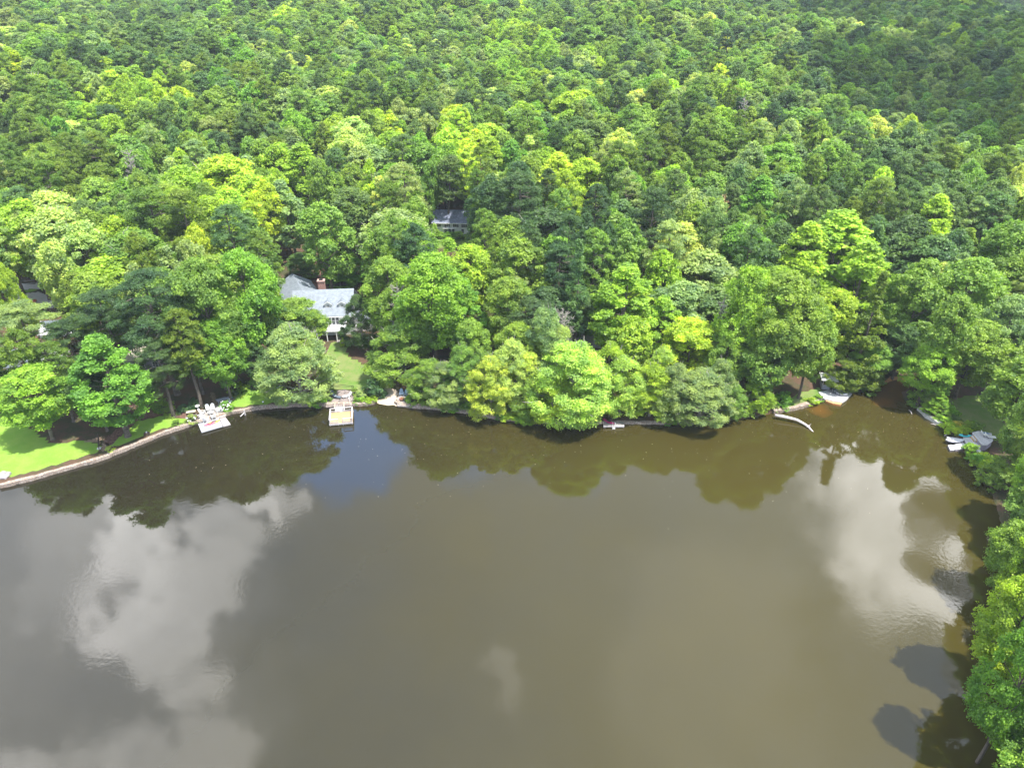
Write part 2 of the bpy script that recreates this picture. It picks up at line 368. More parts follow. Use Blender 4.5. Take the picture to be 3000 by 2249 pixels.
def make_tree(kind, dens=1.0, leafscale=1.0, bark=None, pale_limbs=0):
    s = SPEC[kind]; R, H, z0 = s['R'], s['H'], s['z0'] * s['H']; Hc = H - z0
    nb = int(s['nb']); 
    lob_a = rng.uniform(0, 2 * np.pi, 5); lob_t = rng.uniform(.1, .95, 5); lob_s = rng.uniform(-.42, .34, 5)
    t = rng.uniform(0, 1, nb * 6); p = prof(kind, t); keep = rng.uniform(0, 1, len(t)) < (p * .85 + .15); t = t[keep][:nb]
    k = int(nb * .12); t[:k] = rng.uniform(.86, 1.0, k)
    nb = len(t); a = np.arange(nb) * 2.39996 + rng.uniform(-.5, .5, nb)
    lob = np.zeros(nb)
    for la, lt, ls in zip(lob_a, lob_t, lob_s): lob += ls * np.exp(-((np.angle(np.exp(1j * (a - la)))) / .7) ** 2 - ((t - lt) / .22) ** 2)
    rr = prof(kind, t) * R * (rng.uniform(.62, 1.0, nb) ** .7) * (1 + lob)
    inner = rng.uniform(0, 1, nb) < .12; rr[inner] *= .5
    spike = rng.uniform(0, 1, nb) < (.16 if kind not in ('shrub', 'pine') else .05); rr[spike] *= 1.12
    rr = np.maximum(rr - .35 * s['rb'][1], 0)
    if kind == 'pine': rr[rng.uniform(0, 1, nb) < .15] *= .6
    BC = np.stack([rr * np.cos(a), rr * np.sin(a), z0 + t * (Hc - s['rb'][0] * .9) + rng.uniform(-.3, .3, nb)], 1)
    mid = np.array([0, 0, z0 + Hc * .45]); out = unit((BC - mid) * np.array([1, 1, .9 * R / (Hc * .5)]))
    out = unit(out + np.array([0, 0, s['up']]))
    rb = rng.uniform(*s['rb'], nb) * (1.05 - .25 * t); rb[spike] *= .6; BC[spike, 2] += .5
    if kind == 'cedar': rb = rb * (1.2 - .7 * t)
    nc = int(s['nc'])
    d = unit(rng.normal(size=(nb, nc, 3))); dot = (d * out[:, None, :]).sum(2, keepdims=True)
    d = np.where(dot < -.15, d - 2 * dot * out[:, None, :], d)
    rad = rng.uniform(.55, 1.08, (nb, nc, 1)) * rb[:, None, None]
    CC = BC[:, None, :] + d * rad * np.array([1, 1, s['fl']])
    if kind == 'birch': CC[:, :, 2] -= (np.linalg.norm(d[:, :, :2], axis=2) * rad[:, :, 0]) * .35
    bval = rng.uniform(.2, .8, (nb, 1, 1)); cval = bval + rng.uniform(-.28, .28, (nb, nc, 1))
    nl = max(3, int(s['nl'] * dens))
    ld = rng.normal(size=(nb, nc, nl, 3)); lp = CC[:, :, None, :] + ld * s['rc'] * .62 * np.array([1, 1, .7])
    nn = unit(d[:, :, None, :] * .7 + np.array([0, 0, .55]) + rng.normal(size=(nb, nc, nl, 3)) * .55)
    val = np.broadcast_to(cval, (nb, nc, nl)) + rng.uniform(-.2, .2, (nb, nc, nl))
    lp = lp.reshape(-1, 3); nn = nn.reshape(-1, 3); val = val.reshape(-1); n = len(lp)
    lp[:, 2] = np.maximum(lp[:, 2], .05)
    sz = rng.uniform(.65, 1.3, n) * leafscale
    cm = leaves_mesh('crown', lp, nn, s['L'] * sz, s['W'] * sz * rng.uniform(.8, 1.2, n), val, LEAF, .45 if kind == 'birch' else 0)
    tb = MB(); lean = Vector((rng.uniform(-.5, .5), rng.uniform(-.5, .5), 0)); top = z0 + Hc * (.9 if kind in ('pine', 'cedar', 'poplar') else .72)
    r0 = H * (.016 if kind != 'shrub' else .03)
    axisp = [Vector((0, 0, -.4)), Vector((0, 0, .5))] + [lean * (i / 6) ** 2 + Vector((rng.uniform(-.1, .1), rng.uniform(-.1, .1), top * i / 6)) for i in range(1, 7)]
    tb.tube(axisp, [r0 * 1.5, r0] + [r0 * (1 - .14 * i) for i in range(1, 7)], 7)
    nlimb = {'oak': 34, 'poplar': 30, 'pine': 40, 'birch': 34, 'cedar': 12, 'shrub': 6}[kind]
    for j in rng.choice(nb, min(nb, nlimb), replace=False):
        e = Vector(BC[j] + out[j] * rb[j] * .25); hz = math.hypot(e.x, e.y)
        zs = max(z0 * .75 if kind != 'shrub' else .1, e.z - hz * (.75 if kind not in ('pine', 'cedar') else .15)); zs = min(zs, top * .96)
        st_ = Vector((lean.x * (zs / top) ** 2, lean.y * (zs / top) ** 2, zs))
        m1 = st_.lerp(e, .5) + Vector((rng.uniform(-.3, .3), rng.uniform(-.3, .3), rng.uniform(.0, .5)))*(R/5)
        rl = max(.02, r0 * .36 * (1 - .5 * zs / H)); tb.tube([st_, m1, e], [rl, rl * .7, rl * .3], 4, False)
    if bark is PALEBARK:
        for j in rng.choice(nb, 22, replace=False):
            b0 = Vector(BC[j]); dv = Vector(out[j]) * (rb[j] * 1.05 + .5); tb.tube([b0, b0 + dv * .6 + Vector((rng.uniform(-.3, .3), rng.uniform(-.3, .3), .1)), b0 + dv + Vector((rng.uniform(-.5, .5), rng.uniform(-.5, .5), .3))], [.06, .045, .02], 4, False)
    tm = tb.mesh('trunk'); tm.materials.append(bark or BARK)
    return cm, tm
VAR = {}
for kind, n in (('oak', 4), ('poplar', 3), ('pine', 3), ('birch', 3), ('cedar', 2), ('shrub', 3)):
    VAR[kind] = [make_tree(kind, bark=PALEBARK if kind in ('birch',) or (kind == 'oak' and i == 3) else BARK) for i in range(n)]
FINE = {k: [make_tree(k, 2.0, .7, b) for i in range(n)] for k, n, b in (('oak', 3, BARK), ('poplar', 2, BARK), ('birch', 4, PALEBARK), ('pine', 2, BARK))}
def joined(kind, dens, ls):
    cm, tm = make_tree(kind, dens, ls); bm = bmesh.new(); bm.from_mesh(cm); nfc = len(bm.faces); bm.from_mesh(tm); bm.faces.ensure_lookup_table()
    for f in bm.faces[nfc:]: f.material_index = 1
    me = bpy.data.meshes.new('forest_' + kind); bm.to_mesh(me); bm.free(); me.materials.append(LEAF); me.materials.append(BARK)
    bpy.data.meshes.remove(cm); bpy.data.meshes.remove(tm); return me
FARV = [('oak', joined('oak', .7, 1.3)) for i in range(7)] + [('poplar', joined('poplar', .7, 1.3)) for i in range(3)] + [('pine', joined('pine', .7, 1.35)) for i in range(4)] + [('birch', joined('birch', .7, 1.3)) for i in range(2)]

TINT = dict(mid=(.095, .175, .034), deep=(.060, .118, .040), dark=(.036, .078, .030), bright=(.085, .185, .026), lime=(.140, .240, .028), yellow=(.185, .285, .030), gold=(.26, .25, .04),
            olive=(.072, .130, .020), straw=(.195, .29, .055), sage=(.125, .195, .075), pale=(.20, .28, .085), rust=(.26, .14, .04))
WORD = dict(mid='mid-green', deep='blue-green', dark='dark green', bright='vivid green', lime='lime-green', yellow='yellow-green', gold='golden', olive='olive', straw='pale yellow-green', sage='grey-green', pale='pale green', rust='rust-tinged')
KW = dict(oak='broad domed', poplar='upright leafy', pine='tufted pine', birch='spreading drooping', cedar='pointed conifer', shrub='bushy')
ANAME = dict(oak='oak_tree', poplar='poplar_tree', pine='pine_tree', birch='birch_tree', cedar='cypress_tree')
TREES = []   # kind, tint name, x, y, zg, R, H, hand, fine
def jit(c, a=.13):
    k = 1.80 + random.uniform(-a, a); j = random.uniform(-.1, .14); return (c[0] * k * (1.15 + j), c[1] * k, c[2] * k * (.95 - j))
def hand(x, ytop, ybase, w, kind, tint, h=None, fine=False):
    """x, ytop, ybase, w in 2212 px"""
    if ybase is not None:
        g = G(x * 1.3562, ybase * 1.3562); Y = g.y; zg = H1(g.x, g.y)
    else:
        zg = .5
        for _ in range(20):
            p = Q(x, ytop, zg + h); zg = .5 * zg + .5 * H1(p.x, p.y)
        Y = p.y
    d = ray(x * 1.3562, ytop * 1.3562); zt = CAMZ + d[2] * Y / d[1]; 
    ym = ytop + (w * .5); d2 = ray(x * 1.3562, ym * 1.3562); X = d2[0] * Y / d2[1]
    zg = H1(X, Y); hh = max(3, zt - zg); dep = proj(X, Y, zg + hh * .7)[2]
    R = w * 1.3562 / F * dep / 2 * (1.18 if kind == 'birch' and ybase and 950 < x < 1600 else 1)
    TREES.append((kind, tint, X, Y, zg, R, hh, True, fine or ybase is not None))
BIG = 1.18
for a in [
    # front row, left to right
    (84, 795, 948, 155, 'oak', 'lime'), (232, 728, 942, 165, 'poplar', 'bright'), (200, 790, 930, 100, 'oak', 'dark'), (345, 740, 900, 110, 'pine', 'dark'),
    (472, 690, 862, 118, 'oak', 'bright'), (540, 730, 838, 60, 'oak', 'deep'), (640, 700, 862, 180, 'birch', 'sage'), (645, 645, 770, 118, 'oak', 'mid'), (776, 636, 752, 92, 'birch', 'dark'),
    (860, 705, 822, 150, 'birch', 'mid'), (930, 775, 885, 100, 'birch', 'mid'), (962, 782, 893, 90, 'birch', 'sage'), (1060, 770, 896, 105, 'birch', 'straw'), (1105, 730, 880, 95, 'birch', 'pale'), (1150, 800, 895, 90, 'birch', 'mid'),
    (1235, 738, 906, 170, 'birch', 'straw'), (1262, 800, 908, 100, 'birch', 'straw'), (1195, 800, 908, 100, 'birch', 'lime'), (1345, 768, 896, 105, 'birch', 'straw'), (1410, 785, 898, 105, 'birch', 'lime'), (1460, 785, 905, 90, 'birch', 'sage'), (1515, 800, 905, 130, 'birch', 'sage'),
    (1140, 760, 885, 90, 'birch', 'straw'), (1320, 738, 880, 90, 'birch', 'lime'), (1210, 700, 870, 80, 'birch', 'pale'), (1430, 750, 888, 80, 'birch', 'straw'), (1000, 745, 870, 90, 'birch', 'mid'), (1555, 775, 888, 80, 'birch', 'sage'),
    (1637, 818, 888, 78, 'birch', 'lime'), (1585, 830, 900, 60, 'birch', 'mid'), (1490, 690, 835, 135, 'oak', 'yellow'), (1350, 572, 790, 160, 'poplar', 'lime'), (1430, 640, 800, 100, 'poplar', 'lime'),
    (1255, 630, 745, 92, 'oak', 'deep'), (1120, 700, 850, 110, 'oak', 'mid'), (1180, 660, 860, 100, 'birch', 'sage'), (1020, 690, 850, 90, 'oak', 'mid'),
    (1002, 603, 790, 105, 'poplar', 'bright'), (1095, 600, 790, 120, 'oak', 'mid'), (935, 545, 800, 170, 'oak', 'bright'), (835, 555, 760, 120, 'oak', 'mid'), (890, 640, 800, 120, 'oak', 'mid'),
    (1700, 590, 860, 170, 'oak', 'mid'), (1620, 575, 850, 130, 'oak', 'lime'), (1760, 660, 860, 110, 'oak', 'mid'), (1650, 700, 872, 120, 'oak', 'mid'), (1570, 720, 865, 90, 'oak', 'mid'), (1895, 590, 835, 110, 'cedar', 'olive'), (1822, 775, 848, 80, 'birch', 'olive'),
    (1880, 740, 842, 90, 'oak', 'mid'), (2008, 742, 872, 110, 'oak', 'lime'), (1950, 700, 835, 90, 'oak', 'deep'), (2100, 690, 860, 140, 'oak', 'mid'), (2180, 640, 850, 120, 'oak', 'sage'), (2025, 845, 893, 55, 'cedar', 'bright'),
    (440, 560, 840, 150, 'oak', 'mid'), (520, 540, 810, 150, 'oak', 'bright'), (560, 590, 790, 90, 'oak', 'mid'), (590, 650, 790, 80, 'oak', 'deep'),
    (330, 580, 850, 170, 'pine', 'dark'), (230, 620, 830, 130, 'pine', 'dark'), (400, 640, 850, 120, 'oak', 'deep'), (65, 650, 850, 150, 'pine', 'sage'), (150, 690, 850, 100, 'pine', 'dark'), (170, 590, 760, 90, 'oak', 'olive'),
    (10, 570, 800, 60, 'oak', 'lime'), (5, 465, 655, 95, 'pine', 'pale'), (52, 450, 645, 90, 'pine', 'pale'), (735, 572, None, 80, 'birch', 'bright', 6), 
    (648, 548, 603, 58, 'oak', 'deep'), (668, 562, 601, 40, 'birch', 'mid'), (722, 548, 597, 48, 'birch', 'bright'), (770, 556, 606, 70, 'birch', 'bright'),
    # right bank
    (2205, 985, 1060, 120, 'oak', 'mid', None, False), (2205, 1130, 1290, 125, 'oak', 'mid', None, True), (2235, 1060, 1170, 130, 'oak', 'mid', None, True),
    (2205, 1245, 1480, 160, 'oak', 'lime', None, True), (2235, 1160, 1330, 110, 'oak', 'lime', None, True), (2235, 1350, 1640, 160, 'oak', 'bright', None, True),
    # second rows: the ones that stand out
    (1800, 455, None, 210, 'poplar', 'lime', 26), (1860, 520, None, 150, 'poplar', 'lime', 25), (1740, 480, None, 130, 'poplar', 'lime', 25), (1230, 455, None, 90, 'pine', 'dark', 27), (1250, 520, None, 90, 'cedar', 'deep', 26), (1410, 405, None, 110, 'pine', 'dark', 26),
    (1290, 395, None, 80, 'pine', 'dark', 26), (1120, 370, None, 120, 'pine', 'dark', 27), (1060, 380, None, 90, 'oak', 'dark', 25), (1040, 440, None, 70, 'oak', 'deep', 18), (1100, 470, None, 110, 'oak', 'mid', 20), (885, 480, None, 85, 'pine', 'deep', 19), (830, 490, None, 110, 'oak', 'mid', 20),
    (870, 350, None, 100, 'pine', 'sage', 26), (800, 345, None, 70, 'poplar', 'yellow', 24), (845, 240, None, 70, 'poplar', 'yellow', 24), (960, 250, None, 60, 'poplar', 'yellow', 24), (1005, 235, None, 60, 'poplar', 'yellow', 24), (1065, 300, None, 80, 'poplar', 'lime', 24), (1205, 330, None, 110, 'poplar', 'yellow', 24),
    (490, 335, None, 150, 'oak', 'yellow', 24), (540, 370, None, 110, 'oak', 'yellow', 23), (400, 360, None, 120, 'oak', 'lime', 24), (655, 310, None, 120, 'poplar', 'lime', 25), (755, 275, None, 100, 'oak', 'pale', 25), (330, 400, None, 130, 'pine', 'olive', 27), (400, 410, None, 120, 'pine', 'olive', 27), (500, 440, None, 110, 'pine', 'deep', 27),
    (130, 450, None, 150, 'oak', 'pale', 24), (60, 430, None, 120, 'oak', 'lime', 24), (190, 480, None, 120, 'oak', 'pale', 23), (260, 470, None, 110, 'oak', 'lime', 22), (100, 340, None, 70, 'pine', 'olive', 27), (150, 285, None, 80, 'pine', 'olive', 27), (210, 280, None, 70, 'pine', 'olive', 27), (20, 300, None, 90, 'pine', 'olive', 27), (60, 240, None, 80, 'pine', 'olive', 27), (110, 200, None, 90, 'pine', 'olive', 26), (700, 440, None, 120, 'oak', 'mid', 24), (690, 340, None, 60, 'oak', 'mid', 24),
    (1470, 480, None, 120, 'oak', 'pale', 22), (1640, 380, None, 110, 'poplar', 'bright', 25), (1900, 380, None, 90, 'pine', 'olive', 26), (2020, 420, None, 100, 'poplar', 'yellow', 24), (2090, 560, None, 150, 'oak', 'mid', 24), (2180, 480, None, 130, 'oak', 'mid', 24), (2060, 640, None, 110, 'oak', 'mid', 22), (1990, 560, None, 130, 'oak', 'mid', 24), (1520, 300, None, 60, 'pine', 'olive', 25)]:
    a = list(a) + [None, False][len(a) - 6:] if len(a) < 8 else a
    hand(a[0], a[1], a[2], a[3], a[4], a[5], a[6], a[7])

rr_ = random.Random(5)
bank = [Vector((*p, 0)) for p in SHW[47:]] + [Vector((38, 20, 0)), Vector((38.5, 8, 0)), Vector((39, -12, 0))]
along = 0.0
for a, b in zip(bank, bank[1:]):
    d = b - a; n = max(1, round(d.length / 4.6)); nr = Vector((-d.y, d.x, 0)).normalized()
    for k in range(n):
        for off_, hh in ((rr_.uniform(3.2, 4.4), rr_.uniform(13, 18)), (rr_.uniform(8.0, 10.5), rr_.uniform(18, 23))):
            q = a + d * ((k + rr_.random() * .6) / n); lowb = max(0, min(1, (62 - q.y) / 12)); q += nr * (off_ - lowb * 2.6)
            if off_ < 5 and q.y < 75:
                u = a + d * ((k + rr_.random()) / n) + nr * rr_.uniform(.6, 1.6); TREES.append(('birch', rr_.choice(['mid', 'lime', 'bright', 'sage']), u.x, u.y, H1(u.x, u.y), rr_.uniform(2.2, 3.0), rr_.uniform(5, 8.5), True, True))
            TREES.append((rr_.choice(['oak', 'oak', 'birch', 'poplar']), rr_.choice(['mid', 'lime', 'bright', 'mid', 'sage', 'lime']), q.x, q.y, H1(q.x, q.y), rr_.uniform(3.0, 4.3) + lowb * .8, hh, True, True))

# windows in the canopy through which the photo shows houses, lawns and the road: (2212 px box, far Y limit)
WIN = [(632, 604, 745, 722, 155), (716, 722, 800, 870, 150), (0, 925, 210, 1060, 140), (215, 880, 425, 1000, 150), (490, 835, 600, 890, 150), (0, 598, 84, 655, 175), (936, 452, 990, 512, 235), (1270, 728, 1312, 750, 160), (668, 596, 740, 612, 165), (420, 840, 520, 930, 150),
       (1775, 800, 1840, 880, 150), (2030, 880, 2130, 980, 150), (1000, 860, 1250, 905, 118), (1590, 860, 1850, 900, 130), (680, 370, 695, 400, 250), (640, 500, 690, 530, 200), (800, 830, 885, 890, 150), (1900, 825, 1960, 850, 150), (95, 690, 130, 725, 150), (265, 740, 330, 780, 150)]
def blocked(x, y, z, R, H):
    bx, by, _ = proj(x, y, z); tx, ty, dep = proj(x, y, z + H); mx, my, dp = proj(x, y, z + H * .6); w = R * F / dp / 1.3562 * .85
    for (a, b, c, d, yl) in WIN:
        if y < yl and mx + w > a and mx - w < c and ty < d and my + w * 1.2 > b: return True
    return False
EXCL = LAWNS[:6] + LAWNS[7:] + [gpoly([(1330, 712), (1425, 712), (1420, 672), (1330, 672)]), gpoly([(835, 822), (1100, 840), (1110, 1000), (820, 1000)])]
hx = np.array([(t[2], t[3], t[5]) for t in TREES])
cellsz = 6.0; grid = {}
def put(x, y, r): grid.setdefault((int(x // cellsz), int(y // cellsz)), []).append((x, y, r))
def free(x, y, r, k):
    cx, cy = int(x // cellsz), int(y // cellsz)
    for i in range(-2, 3):
        for j in range(-2, 3):
            for (a, b, c) in grid.get((cx + i, cy + j), ()):
                if (a - x) ** 2 + (b - y) ** 2 < ((r + c) * k) ** 2: return False
    return True
for t in TREES: put(t[2], t[3], t[5])
YS = [((490, 380), 70, 'yellow'), ((400, 390), 60, 'lime'), ((850, 270), 50, 'lime'), ((1000, 270), 60, 'yellow'), ((1220, 360), 70, 'lime'), ((1800, 540), 130, 'lime'), ((100, 480), 110, 'pale'), ((1420, 620), 100, 'lime'), ((640, 340), 60, 'lime'), ((1250, 560), 110, 'dark'), ((1120, 420), 90, 'dark'), ((1400, 440), 60, 'deep'), ((100, 300), 130, 'olive'), ((250, 170), 90, 'lime'), ((1900, 450), 150, 'deep'), ((300, 30), 130, 'deep'), ((2050, 380), 160, 'deep'), ((1130, 90), 80, 'lime')]
cands = rng.uniform(size=(105000, 4))
cx = -460 + cands[:, 0] * 1250; cy = 25 + cands[:, 1] ** .8 * 1080
sdv = sdist(cx, cy); hz_ = hgt(cx, cy)
ex = np.zeros(len(cx), bool)
for pl in EXCL: ex |= inpoly(cx, cy, pl)
for i in range(len(cx)):
    x, y, z = float(cx[i]), float(cy[i]), float(hz_[i])
    if sdv[i] < 3.0 or ex[i]: continue
    if y < 105 and x < 20: 
        if sdv[i] < 14: continue
    px, py, dep = proj(x, y, z + 16)
    if y > 900 and x < 250: continue
    if dep < 10 or px < -90 or px > 2300 or py < -110 or py > 1800: continue
    near = y < 260
    kind = random.choices(['oak', 'poplar', 'pine'], [.60, .14, .26])[0]
    R = random.choice((random.uniform(3.6, 6), random.uniform(5.5, 8.6))) if kind == 'oak' else random.uniform(3.4, 5.2) if kind == 'poplar' else random.uniform(3.4, 5.4)
    R *= 1 + .3 * min(1, max(0, (y - 200) / 250))
    if not free(x, y, R, .49 if not near else .53): continue
    Ht = random.uniform(18.5, 23.5) * (1.12 if kind == 'pine' else 1) * (.8 if sdv[i] < 25 else 1)
    if blocked(x, y, z, R, Ht):
        continue
    tn = random.choices(['mid', 'deep', 'bright', 'lime', 'sage', 'olive', 'dark', 'pale', 'yellow'], [42, 14, 12, 9, 14, 4, 3, 6, .7])[0] if kind != 'pine' else random.choices(['olive', 'deep', 'dark', 'mid', 'sage'], [44, 20, 8, 20, 8])[0]
    qx, qy, _ = proj(x, y, z + Ht)
    for (c, r, nm) in YS:
        if (qx - c[0]) ** 2 + (qy - c[1]) ** 2 < r * r and random.random() < .5:
            tn = nm
            if nm == 'olive': kind = 'pine'
    put(x, y, R); TREES.append((kind, tn, x, y, z, R, Ht, False, False))

# the 300 that show largest are things; the rest one mass
def shown(t):
    px, py, dep = proj(t[2], t[3], t[4] + t[6] * .75)
    inside = -30 < px < 2242 and -20 < py < 1720
    return (1e6 if t[7] else 0) + (t[5] / dep * 1000 if inside else -1)
TREES.sort(key=shown, reverse=True)
NEAR, FARR = TREES[:294], TREES[294:]
LM = [('the blue-roofed house', 690, 660), ('the white two-storey house', 965, 480), ('the railed wooden dock', 733, 885), ('the white chairs on the patio', 455, 890), ('the lawn at the left edge', 60, 1000), ('the gravel beach', 838, 860),
      ('the dock with the pink kayak', 1325, 913), ('the log lying in the lake', 1715, 910), ('the open boathouse', 1790, 815), ('the crowded docks on the right shore', 2095, 955), ('the bare grey tree at upper left', 240, 230), ('the bare grey tree at upper right', 1613, 207),
      ('the sunny road at the left edge', 40, 640), ('the grey roof half hidden in trees', 1290, 740), ('the reddish half-dead tree', 1567, 440), ('the lower right corner', 2212, 1658), ('the upper right corner', 2212, 0), ('the upper left corner', 0, 0), ('the middle of the top edge', 1106, 0), ('the middle of the right edge', 2212, 500), ('the blue-grey pine in mid forest', 1250, 560)]
ORD = ['nearest', 'second nearest', 'third nearest', 'fourth nearest', 'fifth nearest', 'sixth nearest', 'seventh nearest', 'eighth nearest', 'ninth nearest', 'tenth nearest'] + ['%dth nearest' % i for i in range(11, 40)]
buck = {}
for i, t in enumerate(NEAR):
    px, py, _ = proj(t[2], t[3], t[4] + t[6] * .7); best = min(LM, key=lambda l: (l[1] - px) ** 2 + (l[2] - py) ** 2)
    dx, dy = px - best[1], py - best[2]
    dr = ('right of' if dx > 0 else 'left of') if abs(dx) > abs(dy) else ('below' if dy > 0 else 'above')
    if 'corner' in best[0] or 'middle of' in best[0]: dr = 'to'
    buck.setdefault((WORD[t[1]], KW[t[0]], dr, best[0]), []).append((math.hypot(dx, dy), i))
LAB = {}
for (w, k, dr, lmn), lst in buck.items():
    lst.sort()
    for j, (_, i) in enumerate(lst):
        typ = k if 'pine' in k or 'conifer' in k else k + ' tree'
        o_ = ORD[j]
        LAB[i] = f'{w} {typ}, {o_} {dr} {lmn}' if len(lst) > 1 else f'lone {w} {typ} {dr} {lmn}'.replace(' to the', ' near the')
def place_tree(kind, tint, x, y, z, R, Ht, fine, label, name=None, cat='tree', group=None):
    vs = FINE[kind] if fine and kind in FINE else VAR[kind]; cm, tm = random.choice(vs); s = SPEC[kind]
    e = empty(name or ANAME[kind], (x, y, z), random.uniform(0, 6.28), label, cat, group)
    e.scale = (R / s['R'], R / s['R'], Ht / s['H'])
    c = link(bpy.data.objects.new('crown', cm), e); c['tint'] = jit(TINT[tint] if isinstance(tint, str) else tint)
    link(bpy.data.objects.new('trunk', tm), e); return e
for i, (kind, tint, x, y, z, R, Ht, hnd, fine) in enumerate(NEAR):
    place_tree(kind, tint, x, y, z, R, Ht, fine, LAB[i], group='trees of the wood round the lake')

# the rest of the wood: one mass of instances
fm = bpy.data.meshes.new('forest'); fm.from_pydata([(t[2], t[3], t[4]) for t in FARR], [], [])
idx = {'oak': [0, 1, 2, 3, 4, 5, 6, 14, 15], 'poplar': [7, 8, 9], 'pine': [10, 11, 12, 13], 'birch': [14, 15], 'cedar': [7]}
vid = []; scl = []; tin = []; rot = []
for t in FARR:
    k = random.choice(idx[t[0]]); s = SPEC[FARV[k][0]]; vid.append(k); e_ = random.uniform(.86, 1.16); scl += [t[5] / s['R'] * e_, t[5] / s['R'] / e_, t[6] / s['H']]; tin += [*jit(TINT[t[1]])]; rot += [random.gauss(0, .06), random.gauss(0, .06), random.uniform(0, 6.28)]
a = fm.attributes.new('vid', 'INT', 'POINT'); a.data.foreach_set('value', vid)
for nm, dat in (('scl', scl), ('tint', tin), ('rot', rot)):
    a = fm.attributes.new(nm, 'FLOAT_VECTOR', 'POINT'); a.data.foreach_set('vector', dat)
fo = tag(link(bpy.data.objects.new('forest', fm)), 'dense summer forest canopy covering the hills behind the shore trees', 'forest', None, 'stuff')
ng = bpy.data.node_groups.new('forest', 'GeometryNodeTree')
ng.interface.new_socket('Geometry', in_out='INPUT', socket_type='NodeSocketGeometry'); ng.interface.new_socket('Geometry', in_out='OUTPUT', socket_type='NodeSocketGeometry')
gi = ng.nodes.new('NodeGroupInput'); go = ng.nodes.new('NodeGroupOutput'); jn = ng.nodes.new('GeometryNodeJoinGeometry')
def nattr(nm, ty):
    n = ng.nodes.new('GeometryNodeInputNamedAttribute'); n.data_type = ty; n.inputs[0].default_value = nm; return n.outputs[0]
av, asx, ar = nattr('vid', 'INT'), nattr('scl', 'FLOAT_VECTOR'), nattr('rot', 'FLOAT_VECTOR')
for k, (kn, me) in enumerate(FARV):
    ob = bpy.data.objects.new('forest_tree', me)
    oi = ng.nodes.new('GeometryNodeObjectInfo'); oi.inputs['Object'].default_value = ob; oi.inputs['As Instance'].default_value = True
    cmpn = ng.nodes.new('FunctionNodeCompare'); cmpn.data_type = 'INT'; cmpn.operation = 'EQUAL'; ng.links.new(av, cmpn.inputs[2]); cmpn.inputs[3].default_value = k
    ip = ng.nodes.new('GeometryNodeInstanceOnPoints'); ng.links.new(gi.outputs[0], ip.inputs['Points']); ng.links.new(cmpn.outputs[0], ip.inputs['Selection']); ng.links.new(oi.outputs['Geometry'], ip.inputs['Instance'])
    ng.links.new(ar, ip.inputs['Rotation']); ng.links.new(asx, ip.inputs['Scale']); ng.links.new(ip.outputs[0], jn.inputs[0])
ng.links.new(jn.outputs[0], go.inputs[0]); md = fo.modifiers.new('forest', 'NODES'); md.node_group = ng
print('TREES', len(TREES), 'near', len(NEAR), 'hand', sum(t[7] for t in TREES))

# ---------------------------------------------------------------- shore furniture: shared materials
WHITE = mat('white_paint', (.80, .80, .79), .5, .04, 4)
WEATHER = planks('weathered_grey_planks', (.34, .34, .36), (.50, .50, .52), .15, 1)
WHITEDECK = planks('whitened_planks', (.46, .45, .48), (.64, .63, .65), .16, 0)
NEWDECK = planks('new_pine_planks', (.42, .27, .12), (.54, .37, .19), .15, 1)
RAILW = mat('grey_white_rail', (.52, .48, .48), .7, .14, 5)
STONE = None
def stone(name, cA, cB, sc, joint=(.09, .08, .07)):
    if name in MATS: return MATS[name]
    m, nt, b = newmat(name); t = N(nt, 'ShaderNodeTexCoord')
    v = N(nt, 'ShaderNodeTexVoronoi', i_Scale=sc); L(nt, t.outputs['Object'], v.inputs['Vector'])
    v2 = N(nt, 'ShaderNodeTexVoronoi', feature='DISTANCE_TO_EDGE', i_Scale=sc); L(nt, t.outputs['Object'], v2.inputs['Vector'])
    s = N(nt, 'ShaderNodeSeparateXYZ'); L(nt, v.outputs['Color'], s.inputs[0])
    c = mixc(nt, s.outputs[0], cA, cB); c = mixc(nt, mrange(nt, v2.outputs['Distance'], .02, .07), joint, c)
    L(nt, c, b.inputs['Base Color']); b.inputs['Roughness'].default_value = .9
    bp = N(nt, 'ShaderNodeBump', i_Strength=.7, i_Distance=.06); L(nt, v2.outputs['Distance'], bp.inputs['Height']); L(nt, bp.outputs[0], b.inputs['Normal'])
    MATS[name] = m; return m
WALLST = stone('wall_stone', (.30, .22, .17), (.42, .35, .30), 2.6)
FLAG = stone('flagstone', (.20, .155, .14), (.30, .25, .235), 1.1)
PATIO = stone('pale_flagstone', (.30, .27, .25), (.42, .37, .34), 1.0, (.2, .17, .15))
GRAVEL = mat('tan_gravel', (.52, .43, .34), .95, .2, 9, bump=.5)
METALROOF = mat('blue_grey_metal_roof', (.215, .245, .28), .6, .14, 1.6, spec=.4)
SHINGLE = stone('slate_blue_shingle', (.12, .14, .20), (.20, .22, .29), 2.2, (.10, .11, .16))
GREYROOF = mat('grey_shingle_roof', (.40, .36, .37), .9, .12, 2)
BRICK = stone('chimney_brick', (.33, .15, .11), (.40, .22, .17), 5)
GLASS = mat('dark_window_glass', (.03, .035, .05), .12, .1, 2, spec=.8)
BLACK = mat('black_iron', (.02, .02, .022), .5, .1, 5)
DARKW = mat('dark_brown_wood', (.10, .07, .05), .8, .2, 4)
TANW = mat('tan_siding', (.50, .44, .34), .8, .08, 2)
CONC = mat('pale_concrete', (.58, .55, .53), .9, .08, 1.2)
MULCH = mat('red_brown_mulch', (.24, .125, .09), .95, .25, 3, bump=.4)
BLUEP = mat('blue_paint', (.10, .22, .42), .5, .08, 4)
AQUA = mat('turquoise_plastic', (.06, .52, .58), .35, .05, 3)
PINK = mat('pink_plastic', (.75, .16, .22), .35, .08, 3)
MAG = mat('magenta_plastic', (.50, .035, .16), .35, .08, 3)
